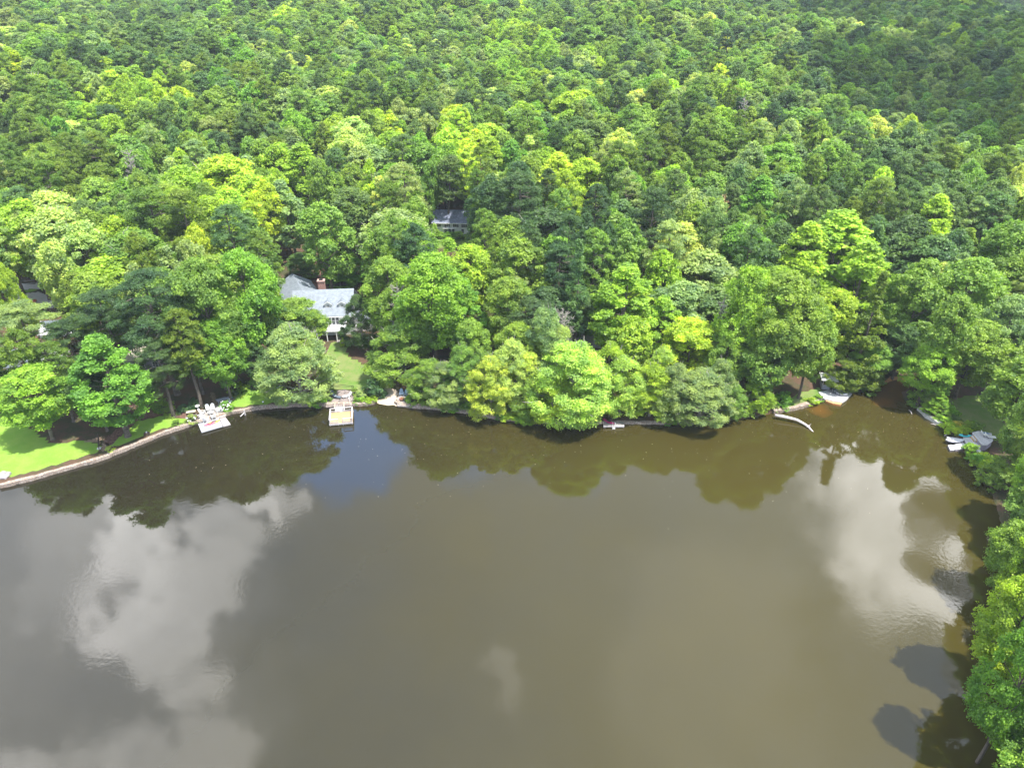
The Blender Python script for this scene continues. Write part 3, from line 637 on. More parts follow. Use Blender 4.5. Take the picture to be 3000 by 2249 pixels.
YEL = mat('yellow_plastic', (.80, .62, .10), .35, .08, 3)
NAVY = mat('dark_tarp', (.06, .075, .085), .6, .2, 3)
GREYB = mat('silver_boat', (.56, .55, .60), .45, .06, 3)
ORANGEW = mat('orange_stained_wood', (.50, .20, .07), .7, .15, 4)

# retaining walls along the water's edge
def wall(i0, i1, label, w=.5, top=.62, m=None, name='retaining_wall'):
    pts = [Vector((*p, 0)) for p in SHW[i0:i1 + 1]]; fine = []
    for a, b in zip(pts, pts[1:]):
        n = max(1, int((b - a).length / .7)); fine += [a.lerp(b, k / n) for k in range(n)]
    fine.append(pts[-1]); nrm = []
    for k in range(len(fine)):
        d = (fine[min(k + 2, len(fine) - 1)] - fine[max(k - 2, 0)]).normalized(); nrm.append(Vector((-d.y, d.x, 0)))
    o = fine[0]; mb = MB(); vs = []; fs = []
    for k, (p, n) in enumerate(zip(fine, nrm)):
        j = random.uniform(-.11, .11); a = p - n * (.28 + j) - o; b = p + n * (w - .1 + j) - o; z = top + random.uniform(-.09, .06)
        vs += [(a.x, a.y, -.7), (a.x, a.y, z), (b.x, b.y, z + .02), (b.x, b.y, -.7)]
    for k in range(len(fine) - 1):
        q = 4 * k; fs += [(q + j, q + 4 + j, q + 4 + (j + 1) % 4, q + (j + 1) % 4) for j in range(4)]
    fs += [(3, 2, 1, 0), tuple(4 * (len(fine) - 1) + j for j in range(4))]
    fs = [tuple(reversed(f)) for f in fs]
    e = mb.add(vs, fs).build(name, m or WALLST); e.location = o; return tag(e, label, 'retaining wall')
wall(0, 6, 'long curved low stone edging wall below the lawn at the left edge')
wall(6, 9, 'short stone edging wall between the white chairs patio and the curved lawn')
wall(9, 14, 'stone lake wall running from the mown lawn under the railed dock to the beach')
wall(17, 22, 'stone lake wall from the gravel beach rightwards below the fire pit')
wall(22, 27, 'low mossy stone edge under the overhanging yellow-green trees', .35, .5)
wall(29, 32, 'pale curved stone wall leading to the deck of the boathouse', .7)
wall(42, 44, 'white-topped stone wall beside the sandy bed near the crowded docks', .5, .6, mat('white_stone', (.62, .60, .58), .9, .15, 3))

def drape(poly, name, material, dz=.035, cuts=0, kind='structure'):
    pts = gpoly(poly); xs = [p[0] for p in pts]; ys = [p[1] for p in pts]
    st = max(.35, (max(xs) - min(xs)) / 50); mb = MB()
    gx_ = np.arange(min(xs), max(xs) + st, st); gy_ = np.arange(min(ys), max(ys) + st, st)
    X_, Y_ = np.meshgrid(gx_, gy_); ins = inpoly(X_.ravel() + np.random.default_rng(3).normal(0, st * .25, X_.size), Y_.ravel(), pts).reshape(X_.shape); Z_ = hgt(X_.ravel(), Y_.ravel()).reshape(X_.shape) + dz
    idm = {}; vs = []; fs = []
    def vi(i, j):
        if (i, j) not in idm: idm[(i, j)] = len(vs); vs.append((X_[i, j], Y_[i, j], Z_[i, j]))
        return idm[(i, j)]
    for i in range(X_.shape[0] - 1):
        for j in range(X_.shape[1] - 1):
            if ins[i, j]: fs.append((vi(i, j), vi(i, j + 1), vi(i + 1, j + 1), vi(i + 1, j)))
    return tag(mb.add(vs, fs).build(name, material), kind=kind)
drape([(1098, 1184), (1108, 1160), (1118, 1146), (1138, 1138), (1155, 1142), (1162, 1152), (1160, 1172), (1170, 1192), (1140, 1198), (1108, 1192)], 'beach', GRAVEL, .05)
drape([(900, 862), (900, 842), (918, 815), (935, 790), (945, 775), (960, 775), (950, 805), (960, 838), (1020, 840), (1060, 850), (1060, 870), (900, 872)], 'mulch_yard', MULCH)
drape([(605, 1200), (618, 1180), (612, 1150), (622, 1150), (634, 1180), (640, 1198)], 'mulch_path', mat('leaf_litter_path', (.20, .15, .09), .95, .2, 3))
drape([(-200, 834), (0, 836), (110, 832), (200, 822), (200, 838), (110, 848), (0, 852), (-200, 856)], 'road', CONC, .05)
drape([(20, 868), (110, 856), (175, 880), (150, 905), (110, 902), (20, 905)], 'driveway', CONC, .055)
drape([(985, 985), (1000, 985), (1003, 1008), (985, 1004)], 'stone_path', PATIO, .04)
drape([(868, 690), (905, 670), (930, 690), (940, 712), (880, 716)], 'gravel_drive', GRAVEL, .05)
drape([(915, 515), (942, 500), (948, 530), (920, 540)], 'gravel_clearing', GRAVEL, .05)
drape([(2705, 1226), (2700, 1212), (2740, 1208), (2765, 1218), (2775, 1232), (2765, 1246)], 'sand_bed', mat('sandy_soil', (.42, .30, .22), .95, .2, 4), .04)
drape([(2575, 1140), (2600, 1120), (2670, 1108), (2680, 1118), (2640, 1142), (2600, 1150)], 'creek_sandbar', mat('orange_sand', (.45, .24, .09), .9, .2, 2), .0)
drape([(380, 1225), (450, 1195), (520, 1190), (560, 1205), (540, 1228), (470, 1216), (400, 1233), (310, 1316), (300, 1290)], 'leaf_mulch_bed', mat('mulch_bed', (.17, .095, .07), .95, .3, 3), .03)
drape([(240, 1295), (292, 1280), (300, 1344), (330, 1335), (312, 1300)], 'bare_earth', mat('bare_earth', (.27, .19, .13), .95, .2, 3), .03)

def slab(pxs, z0, z1, name, m, label=None, cat=None, parent=None, kind=None, axis_i=0):
    """thick platform whose top outline is seen at the given 3000 px spots"""
    w = [P(x, y, z1) for x, y in pxs]; o = w[0]; e = (w[(axis_i + 1) % len(w)] - w[axis_i]); a = math.atan2(e.y, e.x); ca, sa = math.cos(-a), math.sin(-a)
    loc = [((p.x - o.x) * ca - (p.y - o.y) * sa, (p.x - o.x) * sa + (p.y - o.y) * ca) for p in w]
    if sum(loc[i][0] * loc[(i + 1) % len(loc)][1] - loc[(i + 1) % len(loc)][0] * loc[i][1] for i in range(len(loc))) < 0: loc.reverse()
    ob = MB().prism(loc, z0 - z1, 0).build(name, m, None, .015)
    if parent is not None:
        ob.parent = parent; ob.location = (o.x - parent.location.x, o.y - parent.location.y, z1 - parent.location.z)
    else: ob.location = (o.x, o.y, z1)
    ob.rotation_euler = (0, 0, a)
    return tag(ob, label, cat, None, kind) if label or kind else ob
slab([(575, 1238), (600, 1205), (625, 1190), (650, 1184), (664, 1206), (660, 1221), (640, 1224)], .3, .5, 'chair_patio', PATIO, kind='structure')
slab([(955, 1192), (957, 1165), (972, 1146), (1010, 1140), (1036, 1148), (1042, 1160), (1030, 1188)], .3, .5, 'stone_patio', FLAG, kind='structure')
slab([(1164, 1188), (1163, 1165), (1172, 1150), (1196, 1148), (1204, 1165), (1204, 1190)], .3, .52, 'fire_pit_patio', PATIO, kind='structure')
slab([(638, 1186), (640, 1174), (668, 1168), (690, 1160), (688, 1168), (672, 1180), (655, 1192)], .3, .49, 'bench_pad', FLAG, kind='structure')

# chairs ---------------------------------------------------------
def adirondack(m, label, cat='chair', group=None):
    t = empty('garden_chair', (0, 0, 0), 0, label, cat, group)
    Ms = Matrix.Translation((0, 0, .36)) @ Matrix.Rotation(R_(-12), 4, 'X'); mb = MB()
    for k in range(5): mb.box(-.28, .28, -.30 + k * .115, -.20 + k * .115, -.012, .012, Ms)
    mb.build('seat', m, t)
    Mb = Matrix.Translation((0, .24, .30)) @ Matrix.Rotation(R_(-24), 4, 'X'); mb = MB()
    for k in range(5):
        x = (k - 2) * .115; hh = .86 - .05 * (k - 2) ** 2; mb.prism([(x - .05, -.012), (x + .05, -.012), (x + .05, .012), (x - .05, .012)], 0, hh, Mb)
    mb.box(-.29, .29, .012, .035, .25, .32, Mb).box(-.26, .26, .012, .035, .6, .66, Mb); mb.build('backrest', m, t)
    for s in (-1, 1):
        MB().prism([(s * .30 - .06, -.42), (s * .30 + .06, -.42), (s * .30 + .07, .1), (s * .30 + .03, .34), (s * .30 - .03, .34)], .56, .585).build('armrest', m, t)
        MB().box(s * .30 - .02, s * .30 + .02, -.34, -.25, 0, .56).build('leg', m, t)
        MB().add([(s * .26 - .02, -.3, .28), (s * .26 + .02, -.3, .28), (s * .26 + .02, .48, 0), (s * .26 - .02, .48, 0), (s * .26 - .02, -.3, .38), (s * .26 + .02, -.3, .38), (s * .26 + .02, .52, .1), (s * .26 - .02, .52, .1)],
                 [(3, 2, 1, 0), (4, 5, 6, 7), (0, 1, 5, 4), (1, 2, 6, 5), (2, 3, 7, 6), (3, 0, 4, 7)]).build('leg', m, t)
    return t
TC = P(618.5, 1213.5, .5)
proto = adirondack(WHITE, 'x', group='white garden chairs round the small table')
CH = [(595, 1214, 'white garden chair left of the round table, beside the flowering bush'), (612, 1204, 'white garden chair behind the table, left one of the adjoining pair'), (623, 1203, 'white garden chair behind the table, right one of the adjoining pair'),
      (640, 1206, 'white garden chair to the right of the round table near the lawn'), (627, 1226, 'white garden chair nearest the kayaks, right of the front pair'), (604, 1235, 'white garden chair at the corner of the grey dock, left of the front pair'), (590, 1225, 'white garden chair furthest left, at the patio edge')]
for i, (px, py, lb) in enumerate(CH):
    c = proto if i == 0 else copy_tree(proto); p = P(px, py, .5); d = TC - p; c.location = p; c.rotation_euler = (0, 0, math.atan2(d.y, d.x) + math.pi / 2); c.scale = (1.22,) * 3; c['label'] = lb
tb = empty('side_table', TC, 0, 'small round white table in the middle of the white chairs', 'table')
MB().lathe([(.02, .44), (.45, .44), (.47, .46), (.45, .485), (.02, .49)], 20).build('table_top', WHITE, tb)
for k in range(3):
    a = k * 2.094; MB().tube([(.1 * math.cos(a), .1 * math.sin(a), .45), (.34 * math.cos(a), .34 * math.sin(a), 0)], .03).build('leg', WHITE, tb)
tb.scale = (1.15,) * 3
# bird bath, bench, table near the lawn
def plank_bench(p, rz, lab, m, L_=1.9, w=.35, h=.45, name='bench', cat='bench'):
    t = empty(name, p, rz, lab, cat); MB().box(-L_ / 2, L_ / 2, -w / 2, w / 2, h - .06, h).build('seat' if cat == 'bench' else 'table_top', m, t, .01)
    for s in (-1, 1): MB().box(s * L_ * .38 - .05, s * L_ * .38 + .05, -w * .4, w * .4, 0, h - .06).build('leg', m, t)
plank_bench(P(655, 1178, .49), R_(32), 'grey plank picnic table beside the flagstones above the white bench', mat('grey_board', (.30, .32, .38), .7, .15, 4), 2.3, .75, .72, 'picnic_table', 'table')
plank_bench(P(647, 1172, .49), R_(32), 'dark grey bench behind the picnic table, partly under the trees', mat('dark_grey_board', (.16, .18, .22), .7, .15, 4), 2.0)
plank_bench(P(664, 1183, .49), R_(32), 'pale bench on the lawn side of the picnic table', mat('pale_board', (.62, .63, .68), .7, .08, 4), 2.1)
t = empty('bucket', P(679, 1168, .49), 0, 'blue bucket standing past the picnic table beside a white ball', 'bucket'); MB().lathe([(.2, 0), (.28, .42), (.25, .42), (.18, .03)], 14).build('pail', BLUEP, t)
MB().tube([(-.27, 0, .4), (-.15, 0, .58), (.15, 0, .58), (.27, 0, .4)], .012, 5).build('handle', BLACK, t)
tag(MB().lathe([(.02, 0), (.14, .05), (.2, .18), (.14, .31), (.02, .36)], 14).build('ball', WHITE), 'white ball on the ground beside the blue bucket', 'ball').location = P(672, 1171, .49)
def basin(px, py, lab, m=CONC):
    t = empty('bird_bath', G(px, py), 0, lab, 'bird bath'); MB().lathe([(.22, 0), (.1, .12), (.08, .6), (.12, .68)], 14).build('pedestal', m, t); MB().lathe([(.1, .66), (.4, .76), (.42, .84), (.36, .82), (.1, .74)], 18).build('bowl', m, t)
basin(583, 1183, 'pale stone bird bath in the shrubs behind the white chairs'); basin(581, 1199, 'white bowl on a pedestal left of the white chairs', WHITE)
t = empty('planter', G(436, 1288), .4, 'small brown wooden planter on the narrow lawn by the wall', 'planter'); MB().box(-.5, .5, -.3, .3, 0, .4).build('box', DARKW, t, .02); MB().lathe([(.1, .4), (.16, .62), (.08, .66)], 10).build('pot', WHITE, t)
t = empty('log_store', G(561, 1212), .3, 'low brown wooden bench box between the shrubs left of the patio', 'box'); MB().box(-.8, .8, -.35, .35, 0, .5).build('box', DARKW, t, .02); MB().box(-.86, .86, -.4, .4, .5, .56).build('lid', TANW, t, .01)
def rock(p, r, lab, m=None, sz=.6, name='boulder'):
    bm = bmesh.new(); bmesh.ops.create_icosphere(bm, subdivisions=3, radius=r)
    for v in bm.verts:
        v.co *= 1 + .16 * math.sin(v.co.x * 5 / r + 1) * math.cos(v.co.y * 4 / r) + random.uniform(-.04, .04); v.co.z *= sz
    me = bpy.data.meshes.new(name); bm.to_mesh(me); bm.free(); me.materials.append(m or mat('grey_rock', (.34, .31, .31), .9, .2, 3)); o = link(bpy.data.objects.new(name, me)); o.location = p; return tag(o, lab, 'rock')
rock(G(12, 1395, .2), 1.0, 'rough grey boulder on the lawn at the far left'); rock(G(-12, 1404, .15), .8, 'smaller grey rock cut by the left edge of the picture'); rock(G(291, 1314, .1), .35, 'round pale stone beside the wire fence', CONC)
# fence
fa, fb = G(291, 1286), G(301, 1345)
t = empty('wire_fence', fa, 0, 'rusty wire boundary fence running down to the lake wall', 'fence')
for k in range(5):
    q = (fb - fa) * (k / 4); MB().tube([(q.x, q.y, -.2), (q.x, q.y, 1.25)], .05, 6).build('post', DARKW, t)
mb = MB()
for z in (.3, .6, .9, 1.2): mb.tube([(0, 0, z), tuple((fb - fa) + Vector((0, 0, z)))], .012, 4)
for k in range(28): q = (fb - fa) * (k / 27); mb.tube([(q.x, q.y, .1), (q.x, q.y, 1.2)], .008, 3)
mb.build('wire_mesh', BLACK, t)

# boats ----------------------------------------------------------
def hull_mesh(Ln, Wd, Ht, deckz=.75, seg=22, open_=False):
    mb = MB(); vs = []; fs = []; K = 12
    for i in range(seg + 1):
        s = -1 + 2 * i / seg; w = Wd / 2 * max(.02, (1 - abs(s) ** 2.4)) ** .8; rk = Ht * .35 * abs(s) ** 3
        for j in range(K):
            a = 2 * math.pi * j / K; zz = math.sin(a); z = Ht * (.5 + .5 * zz) if zz < 0 else Ht * (.5 + (deckz - .5) * zz)
            vs.append((s * Ln / 2, w * math.cos(a), z * (1 if abs(s) < .99 else .8) + rk))
    for i in range(seg):
        for j in range(K): fs.append((i * K + j, i * K + (j + 1) % K, (i + 1) * K + (j + 1) % K, (i + 1) * K + j))
    fs += [tuple(range(K - 1, -1, -1)), tuple(range(seg * K, seg * K + K))]
    return mb.add(vs, [tuple(reversed(f)) for f in fs])
def kayak(a, b, m, lab, W_=.68, m2=None, z=None):
    c = (a + b) / 2; d = b - a; t = empty('kayak', c, math.atan2(d.y, d.x), lab, 'kayak'); Ln = d.length
    hull_mesh(Ln, W_, .34).build('hull', m, t, 0, True)
    mb = MB(); n = 18; ring = [(.45 * math.cos(2 * math.pi * k / n), .2 * math.sin(2 * math.pi * k / n), .285) for k in range(n + 1)]; mb.tube(ring, .03, 5, False); mb.build('cockpit_rim', BLACK, t)
    MB().prism([(.42 * math.cos(2 * math.pi * k / n), .17 * math.sin(2 * math.pi * k / n)) for k in range(n)], .255, .275).build('cockpit', m2 or NAVY, t)
    return t
deck = empty('dock', P(580, 1241, .45), 0, 'pale grey plank dock with kayaks in front of the white chairs', 'dock')
slab([(580, 1241), (641, 1224), (652, 1247), (590, 1265)], .2, .45, 'deck', WEATHER, parent=deck)
slab([(584, 1241), (592, 1239), (600, 1253), (592, 1255)], .452, .5, 'ramp_board', mat('grey_board', (.3, .32, .38)), parent=deck)
for (x, y) in ((582, 1244), (591, 1263), (650, 1246), (622, 1254)):
    q = P(x, y, .2) - deck.location; MB().tube([(q.x, q.y, -1.6), (q.x, q.y, -.24)], .09, 7).build('post', DARKW, deck)
d2 = empty('dock_extension', P(641, 1225, .35), 0, 'lower square dock section of purplish planks right of the kayaks', 'dock')
slab([(643, 1225), (661, 1222), (674, 1240), (653, 1246)], .12, .35, 'deck', planks('purple_grey_planks', (.36, .31, .34), (.50, .45, .48), .15, 0), parent=d2)
slab([(652, 1244.5), (673, 1238.5), (675, 1241), (654, 1247)], .1, .39, 'edge_board', RAILW, parent=d2)
for (x, y) in ((672, 1240), (655, 1246)):
    q = P(x, y, .2) - d2.location; MB().tube([(q.x, q.y, -1.6), (q.x, q.y, -.15)], .09, 7).build('post', DARKW, d2)
kayak(P(599, 1248, .47), P(632, 1238, .47), PINK, 'coral pink kayak lying nearest the water end of the grey dock')
kayak(P(612, 1242.5, .47), P(645, 1232.5, .47), YEL, 'yellow kayak with orange tips beside the pink one on the grey dock')
kayak(P(795, 1148, .5), P(826, 1141, .5), mat('sky_blue_plastic', (.12, .42, .62), .35, .05, 3), 'sky blue kayak at the lawn edge under the big grey-green tree')
kayak(P(797, 1139, .9), P(824, 1133, .9), mat('pale_blue_plastic', (.50, .60, .68), .35, .05, 3), 'pale kayak lying on a rack just behind the sky blue one')
r_ = empty('kayak_rack', P(811, 1136, .5), R_(12), 'low wooden kayak rack under the big tree beside the lawn', 'rack')
for s in (-1, 1): MB().box(s * .7 - .05, s * .7 + .05, -.4, .4, 0, .38).build('trestle', DARKW, r_)
t = empty('mooring_post', P(716, 1212, .4), 0, 'weathered mooring plank jutting over the stone wall beside the mown lawn', 'post'); MB().box(-.09, .09, -1.3, .3, .2, .3).build('arm', RAILW, t); MB().box(-.1, .1, .05, .25, -.6, .7).build('post', RAILW, t); t.rotation_euler = (0, 0, R_(-12))
for i, (x, y, l) in enumerate(((772, 1184, 'small white lamp on the lake wall, leftmost of the three by the mown lawn'), (813, 1181, 'small white lamp on the lake wall, middle one of the three'), (831, 1180, 'small white pot on the lake wall, rightmost of the three'))):
    t = empty('garden_lamp', G(x, y, .1), 0, l, 'lamp', 'small white lamps on the lake wall'); MB().tube([(0, 0, 0), (0, 0, .35)], .04, 6).build('stem', BLACK, t); MB().lathe([(.05, .33), (.16, .4), (.16, .55), (.03, .62)], 10).build('shade', WHITE, t)

# railed dock ----------------------------------------------------
c0, c1_, c2_, c3 = [P(x, y, 1.45) for x, y in ((961, 1197), (1028, 1191), (1029, 1224), (963, 1230))]
a_ = math.atan2(c1_.y - c0.y, c1_.x - c0.x); wd_ = (c1_ - c0).length; dp = (c0 - c3).length
t = empty('railed_dock', (c3.x, c3.y, 0), a_, 'square dock of fresh tan planks with pale railings, standing over the water', 'dock')
MB().box(0, wd_, 0, dp, .32, .5).build('deck', NEWDECK, t, .01)
MB().box(-.06, wd_ + .06, -.08, -.01, .2, .52).box(-.06, wd_ + .06, dp + .01, dp + .08, .2, .5).build('fascia', RAILW, t)
for (x, y) in ((.1, .06), (wd_ * .38, .06), (wd_ * .58, .06), (wd_ - .1, .06), (.1, dp - .1), (wd_ - .1, dp - .1), (wd_ * .42, dp - .1), (wd_ * .6, dp - .1)):
    MB().box(x - .06, x + .06, y - .06, y + .06, -1.4 if y in (.06,) or x < .2 or x > wd_ - .2 else .5, 1.4).build('post', RAILW, t)
def rail(x0, y0, x1, y1):
    hz = abs(x1 - x0) > abs(y1 - y0)
    mb = MB(); w = .11
    for z0, z1, ww in ((1.4, 1.46, w), (.88, .95, .05), (.60, .66, .05)):
        mb.box(x0 - (0 if hz else ww), x1 + (0 if hz else ww), y0 - (ww if hz else 0), y1 + (ww if hz else 0), z0, z1)
    mb.build('rail', RAILW, t)
rail(0, .06, wd_ * .38, .06); rail(wd_ * .58, .06, wd_, .06); rail(.1, .18, .1, dp - .24); rail(wd_ - .1, .18, wd_ - .1, dp - .24); rail(0, dp - .1, wd_ * .42, dp - .1); rail(wd_ * .6, dp - .1, wd_, dp - .1)
MB().box(wd_ * .2, wd_ * .62, dp + .09, dp + 2.3, .36, .46).build('gangway', WEATHER, t)
for x in (wd_ * .2, wd_ * .6): MB().box(x - .06, x + .06, dp + .05, dp + 2.4, 1.25, 1.33).build('handrail', mat('tan_rail', (.62, .5, .38)), t); MB().box(x - .05, x + .05, dp + 2.2, dp + 2.32, .4, 1.25).build('post', RAILW, t)
# iron frame behind the patio
a, b = P(974, 1144, .5), P(1037, 1144, .5); w = (b - a).length
t = empty('iron_railing', a, math.atan2(b.y - a.y, b.x - a.x), 'black iron railing with a low arched top behind the stone patio', 'railing')
arch = [(w * k / 16, 0, 1.15 + (.22 * math.exp(-((k - 8) / 2.3) ** 2))) for k in range(17)]
MB().tube(arch, .045, 5).build('top_rail', BLACK, t); MB().tube([(0, 0, .75), (w * .5, 0, .98), (w, 0, .75)], .03, 5).tube([(0, 0, .3), (w, 0, .3)], .03, 5).build('lower_rail', BLACK, t)
for x in (0, .3, w - .3, w): MB().tube([(x, 0, 0), (x, 0, 1.15)], .045, 5).build('post', BLACK, t)
# loungers on the stone patio
def lounger(p, rz, m, lab, cush=None):
    t = empty('lounge_chair', p, rz, lab, 'lounge chair'); MB().box(-.32, .32, -1.0, .3, .30, .42).build('seat', m, t, .02)
    MB().box(-.32, .32, 0, .8, -.06, .06, Matrix.Translation((0, .28, .38)) @ Matrix.Rotation(R_(48), 4, 'X')).build('backrest', m, t, .02)
    for x in (-.27, .27):
        for y in (-.9, .2): MB().box(x - .03, x + .03, y - .03, y + .03, 0, .3).build('leg', BLACK, t)
    if cush: MB().box(-.28, .28, -.2, .2, -.07, .07, Matrix.Translation((0, -.75, .48))).build('cushion', cush, t, .04)
lounger(P(1019, 1163, .5), R_(-62), WHITE, 'white cushioned lounge chair on the right of the stone patio')
GR = mat('slate_cushion', (.12, .15, .19), .8, .15, 5)
lounger(P(977, 1160, .5), R_(40), GR, 'slate grey lounge chair at the left of the patio with a white pillow', WHITE)
lounger(P(986, 1166, .5), R_(75), GR, 'slate grey lounge chair nearer the gangway, without a pillow')
t = empty('umbrella_base', P(1025, 1178, .5), 0, 'thin white post with round head at the patio edge by the white lounge chair', 'post'); MB().tube([(0, 0, 0), (0, 0, .9)], .05, 8).build('pole', WHITE, t); MB().lathe([(.05, .85), (.17, .95), (.17, 1.05), (.05, 1.15)], 12).build('cap', WHITE, t)
# fire pit and two blue chairs
t = empty('fire_pit', P(1178, 1172, .52), 0, 'round rust brown fire pit on the pale stones beside the beach', 'fire pit'); MB().lathe([(.42, 0), (.5, .36), (.42, .38), (.34, .12), (.02, .1)], 18).build('bowl', DARKW, t); MB().lathe([(.44, .37), (.54, .37), (.54, .42), (.44, .42)], 18).build('rim', mat('rust', (.28, .12, .08)), t)
for i, (x, y, l) in enumerate(((1177, 1158, 'grey-blue garden chair left of its twin behind the fire pit'), (1189, 1159, 'grey-blue garden chair right of its twin, close to the bushes'))):
    c = adirondack(mat('grey_blue_paint', (.30, .40, .52), .6, .06, 4), l, group='blue chairs by the fire pit') if i == 0 else copy_tree(c); c['label'] = l
    c.location = P(x, y, .52); d = P(1178, 1172, .52) - c.location; c.rotation_euler = (0, 0, math.atan2(d.y, d.x) + math.pi / 2); c.scale = (1.15,) * 3

# dock with the magenta kayak
t = empty('small_dock', P(1770, 1246, .5), 0, 'small grey dock with a ladder under the yellow-green trees', 'dock')
slab([(1766, 1234), (1826, 1234), (1829, 1246), (1768, 1246)], .3, .5, 'deck', planks('dark_grey_planks', (.20, .18, .18), (.30, .28, .27), .15, 0), parent=t)
slab([(1768, 1245), (1829, 1245), (1829, 1247.4), (1768, 1247.4)], .2, .54, 'edge_board', RAILW, parent=t)
for x in (1770, 1827):
    q = P(x, 1248, .3) - t.location; MB().tube([(q.x, q.y, -1.8), (q.x, q.y, -.1)], .09, 7).build('post', RAILW, t)
q = P(1798, 1248, .5) - t.location; mb = MB()
for s in (-.22, .22): mb.tube([(q.x + s, q.y + .5, .6), (q.x + s, q.y, .75), (q.x + s, q.y - .15, .6), (q.x + s, q.y - .15, -1.2)], .03, 6)
mb.build('ladder_rail', WHITE, t); MB().box(q.x - .25, q.x + .25, q.y - .26, q.y - .1, -.25, -.2).box(q.x - .25, q.x + .25, q.y - .26, q.y - .1, -.5, -.46).build('ladder_step', WHITE, t)
kayak(P(1766, 1229, .52), P(1799, 1243.5, .52), MAG, 'magenta kayak lying on the small dock with the ladder', .8)

# log in the lake
pts = [P(2270, 1216, .75), P(2290, 1219, .75), P(2312, 1224, .7), P(2335, 1230, .6), P(2352, 1239, .45), P(2366, 1248, .3), P(2372, 1254, .15), P(2383, 1266, -.12)]
t = empty('fallen_log', pts[0], 0, 'bleached bare tree log lying from the bank into the lake', 'log'); rel = [p - pts[0] for p in pts]
PALEW = mat('bleached_wood', (.62, .55, .56), .8, .12, 3)
MB().tube(rel, [.26, .3, .28, .25, .22, .2, .16, .12], 9).build('trunk', PALEW, t, 0, True)
for k, dv in ((5, (.5, -.1, .55)), (5, (-.35, -.5, .1)), (6, (.1, .5, .35)), (3, (-.2, -.4, .1))): MB().tube([rel[k], rel[k] + Vector(dv)], [.09, .03], 6).build('branch_stub', PALEW, t)
for (a, b, l) in (((2663, 1200), (2672, 1213), 'thin reddish stick floating left of the white-topped wall'), ((2727, 1241), (2742, 1245), 'thin branch lying in the water below the sandy bed'), ((2767, 1276), (2782, 1268), 'short pale log propped beside the crowded docks')):
    p, q = P(*a, .1), P(*b, .25); o = MB().tube([(0, 0, 0), (q - p) * .5 + Vector((0, 0, .1)), q - p], [.09, .08, .04], 6).build('driftwood', PALEW, None, 0, True); o.location = p; tag(o, l, 'driftwood')

# boathouse and its deck
t = empty('boathouse_deck', P(2400, 1150, .62), 0, 'sun-bleached plank deck in front of the open boathouse', 'deck')
slab([(2398, 1148), (2414, 1167), (2440, 1174), (2468, 1177), (2482, 1168), (2496, 1152), (2440, 1138)], .2, .62, 'deck', WHITEDECK, parent=t, axis_i=1)
slab([(2416, 1169), (2442, 1175.5), (2468, 1179), (2462, 1185), (2440, 1181), (2420, 1174)], .05, .42, 'lower_step', NEWDECK, parent=t)
slab([(2420, 1174.5), (2440, 1181.5), (2462, 1185.5), (2463, 1187), (2440, 1183), (2419, 1175.5)], .0, .3, 'edge_board', ORANGEW, parent=t)
for (x, y) in ((2466, 1180), (2484, 1170), (2442, 1180)):
    q = P(x, y, .2) - t.location; MB().tube([(q.x, q.y, -1.8), (q.x, q.y, -.3)], .1, 7).build('post', DARKW, t)
hp = P(2424, 1141, .62); t = empty('boathouse', hp, R_(-12), 'small open hut with a sun-bleached roof and dark interior at the deck', 'hut')
MB().box(-1.1, 1.1, -.06, .06, 0, .95).box(-1.16, -1.04, .06, 2.2, 0, .95).box(1.04, 1.16, .06, 2.2, 0, .95).build('half_wall', mat('grey_board', (.3, .32, .38)), t)
MB().box(-1.16, 1.16, 2.2, 2.32, 0, 2.2).build('back_wall', DARKW, t); MB().box(-1.2, 1.2, -.1, .12, .95, 1.02).build('counter', RAILW, t)
for x, y in ((-1.1, 0), (1.1, 0), (0.2, 0), (-1.1, 2.1), (1.1, 2.1)): MB().box(x - .06, x + .06, y - .06, y + .06, .95 if y == 0 else 0, 2.2).build('post', RAILW, t)
MB().add([(-1.6, -.5, 2.2), (1.6, -.5, 2.2), (1.6, 2.7, 2.2), (-1.6, 2.7, 2.2), (-1.6, -.5, 2.3), (1.6, -.5, 2.3), (1.6, 2.7, 2.3), (-1.6, 2.7, 2.3), (-.5, 1.1, 3.1), (.5, 1.1, 3.1)],
         [(3, 2, 1, 0), (0, 1, 5, 4), (1, 2, 6, 5), (2, 3, 7, 6), (3, 0, 4, 7), (4, 5, 9, 8), (5, 6, 9), (6, 7, 8, 9), (7, 4, 8)]).build('roof', mat('bleached_roof', (.78, .76, .76), .7, .06, 3), t)
a, b = P(2436, 1146, .66), P(2482, 1161, .66); t = empty('covered_boat', (a + b) / 2, math.atan2((b - a).y, (b - a).x), 'small boat under a dark tarpaulin on the boathouse deck', 'boat')
hull_mesh((b - a).length, 1.25, .7, .7).build('hull', GREYB, t, 0, True); hull_mesh((b - a).length * .93, 1.15, .4, .9).build('tarpaulin', NAVY, t, 0, True).location = (0, 0, .42)
t = empty('barbecue', P(2432, 1148, .62), 0, 'black barbecue grill standing right of the hut on its deck', 'grill'); MB().lathe([(.1, .6), (.28, .68), (.32, .85), (.24, 1.0), (.05, 1.05)], 14).build('drum', BLACK, t)
for k in range(3): MB().tube([(.15 * math.cos(k * 2.1), .15 * math.sin(k * 2.1), .66), (.3 * math.cos(k * 2.1), .3 * math.sin(k * 2.1), 0)], .02, 5).build('leg', BLACK, t)
for i, (x, y, rz, l) in enumerate(((2446, 1153, .5, 'dark garden chair on the hut deck, left of its twin'), (2458, 1156, 2.2, 'dark garden chair on the hut deck, right of its twin'))):
    c = adirondack(NAVY, l, group='dark chairs by the boathouse') if i == 0 else copy_tree(c); c['label'] = l; c.location = P(x, y, .62); c.rotation_euler = (0, 0, rz)

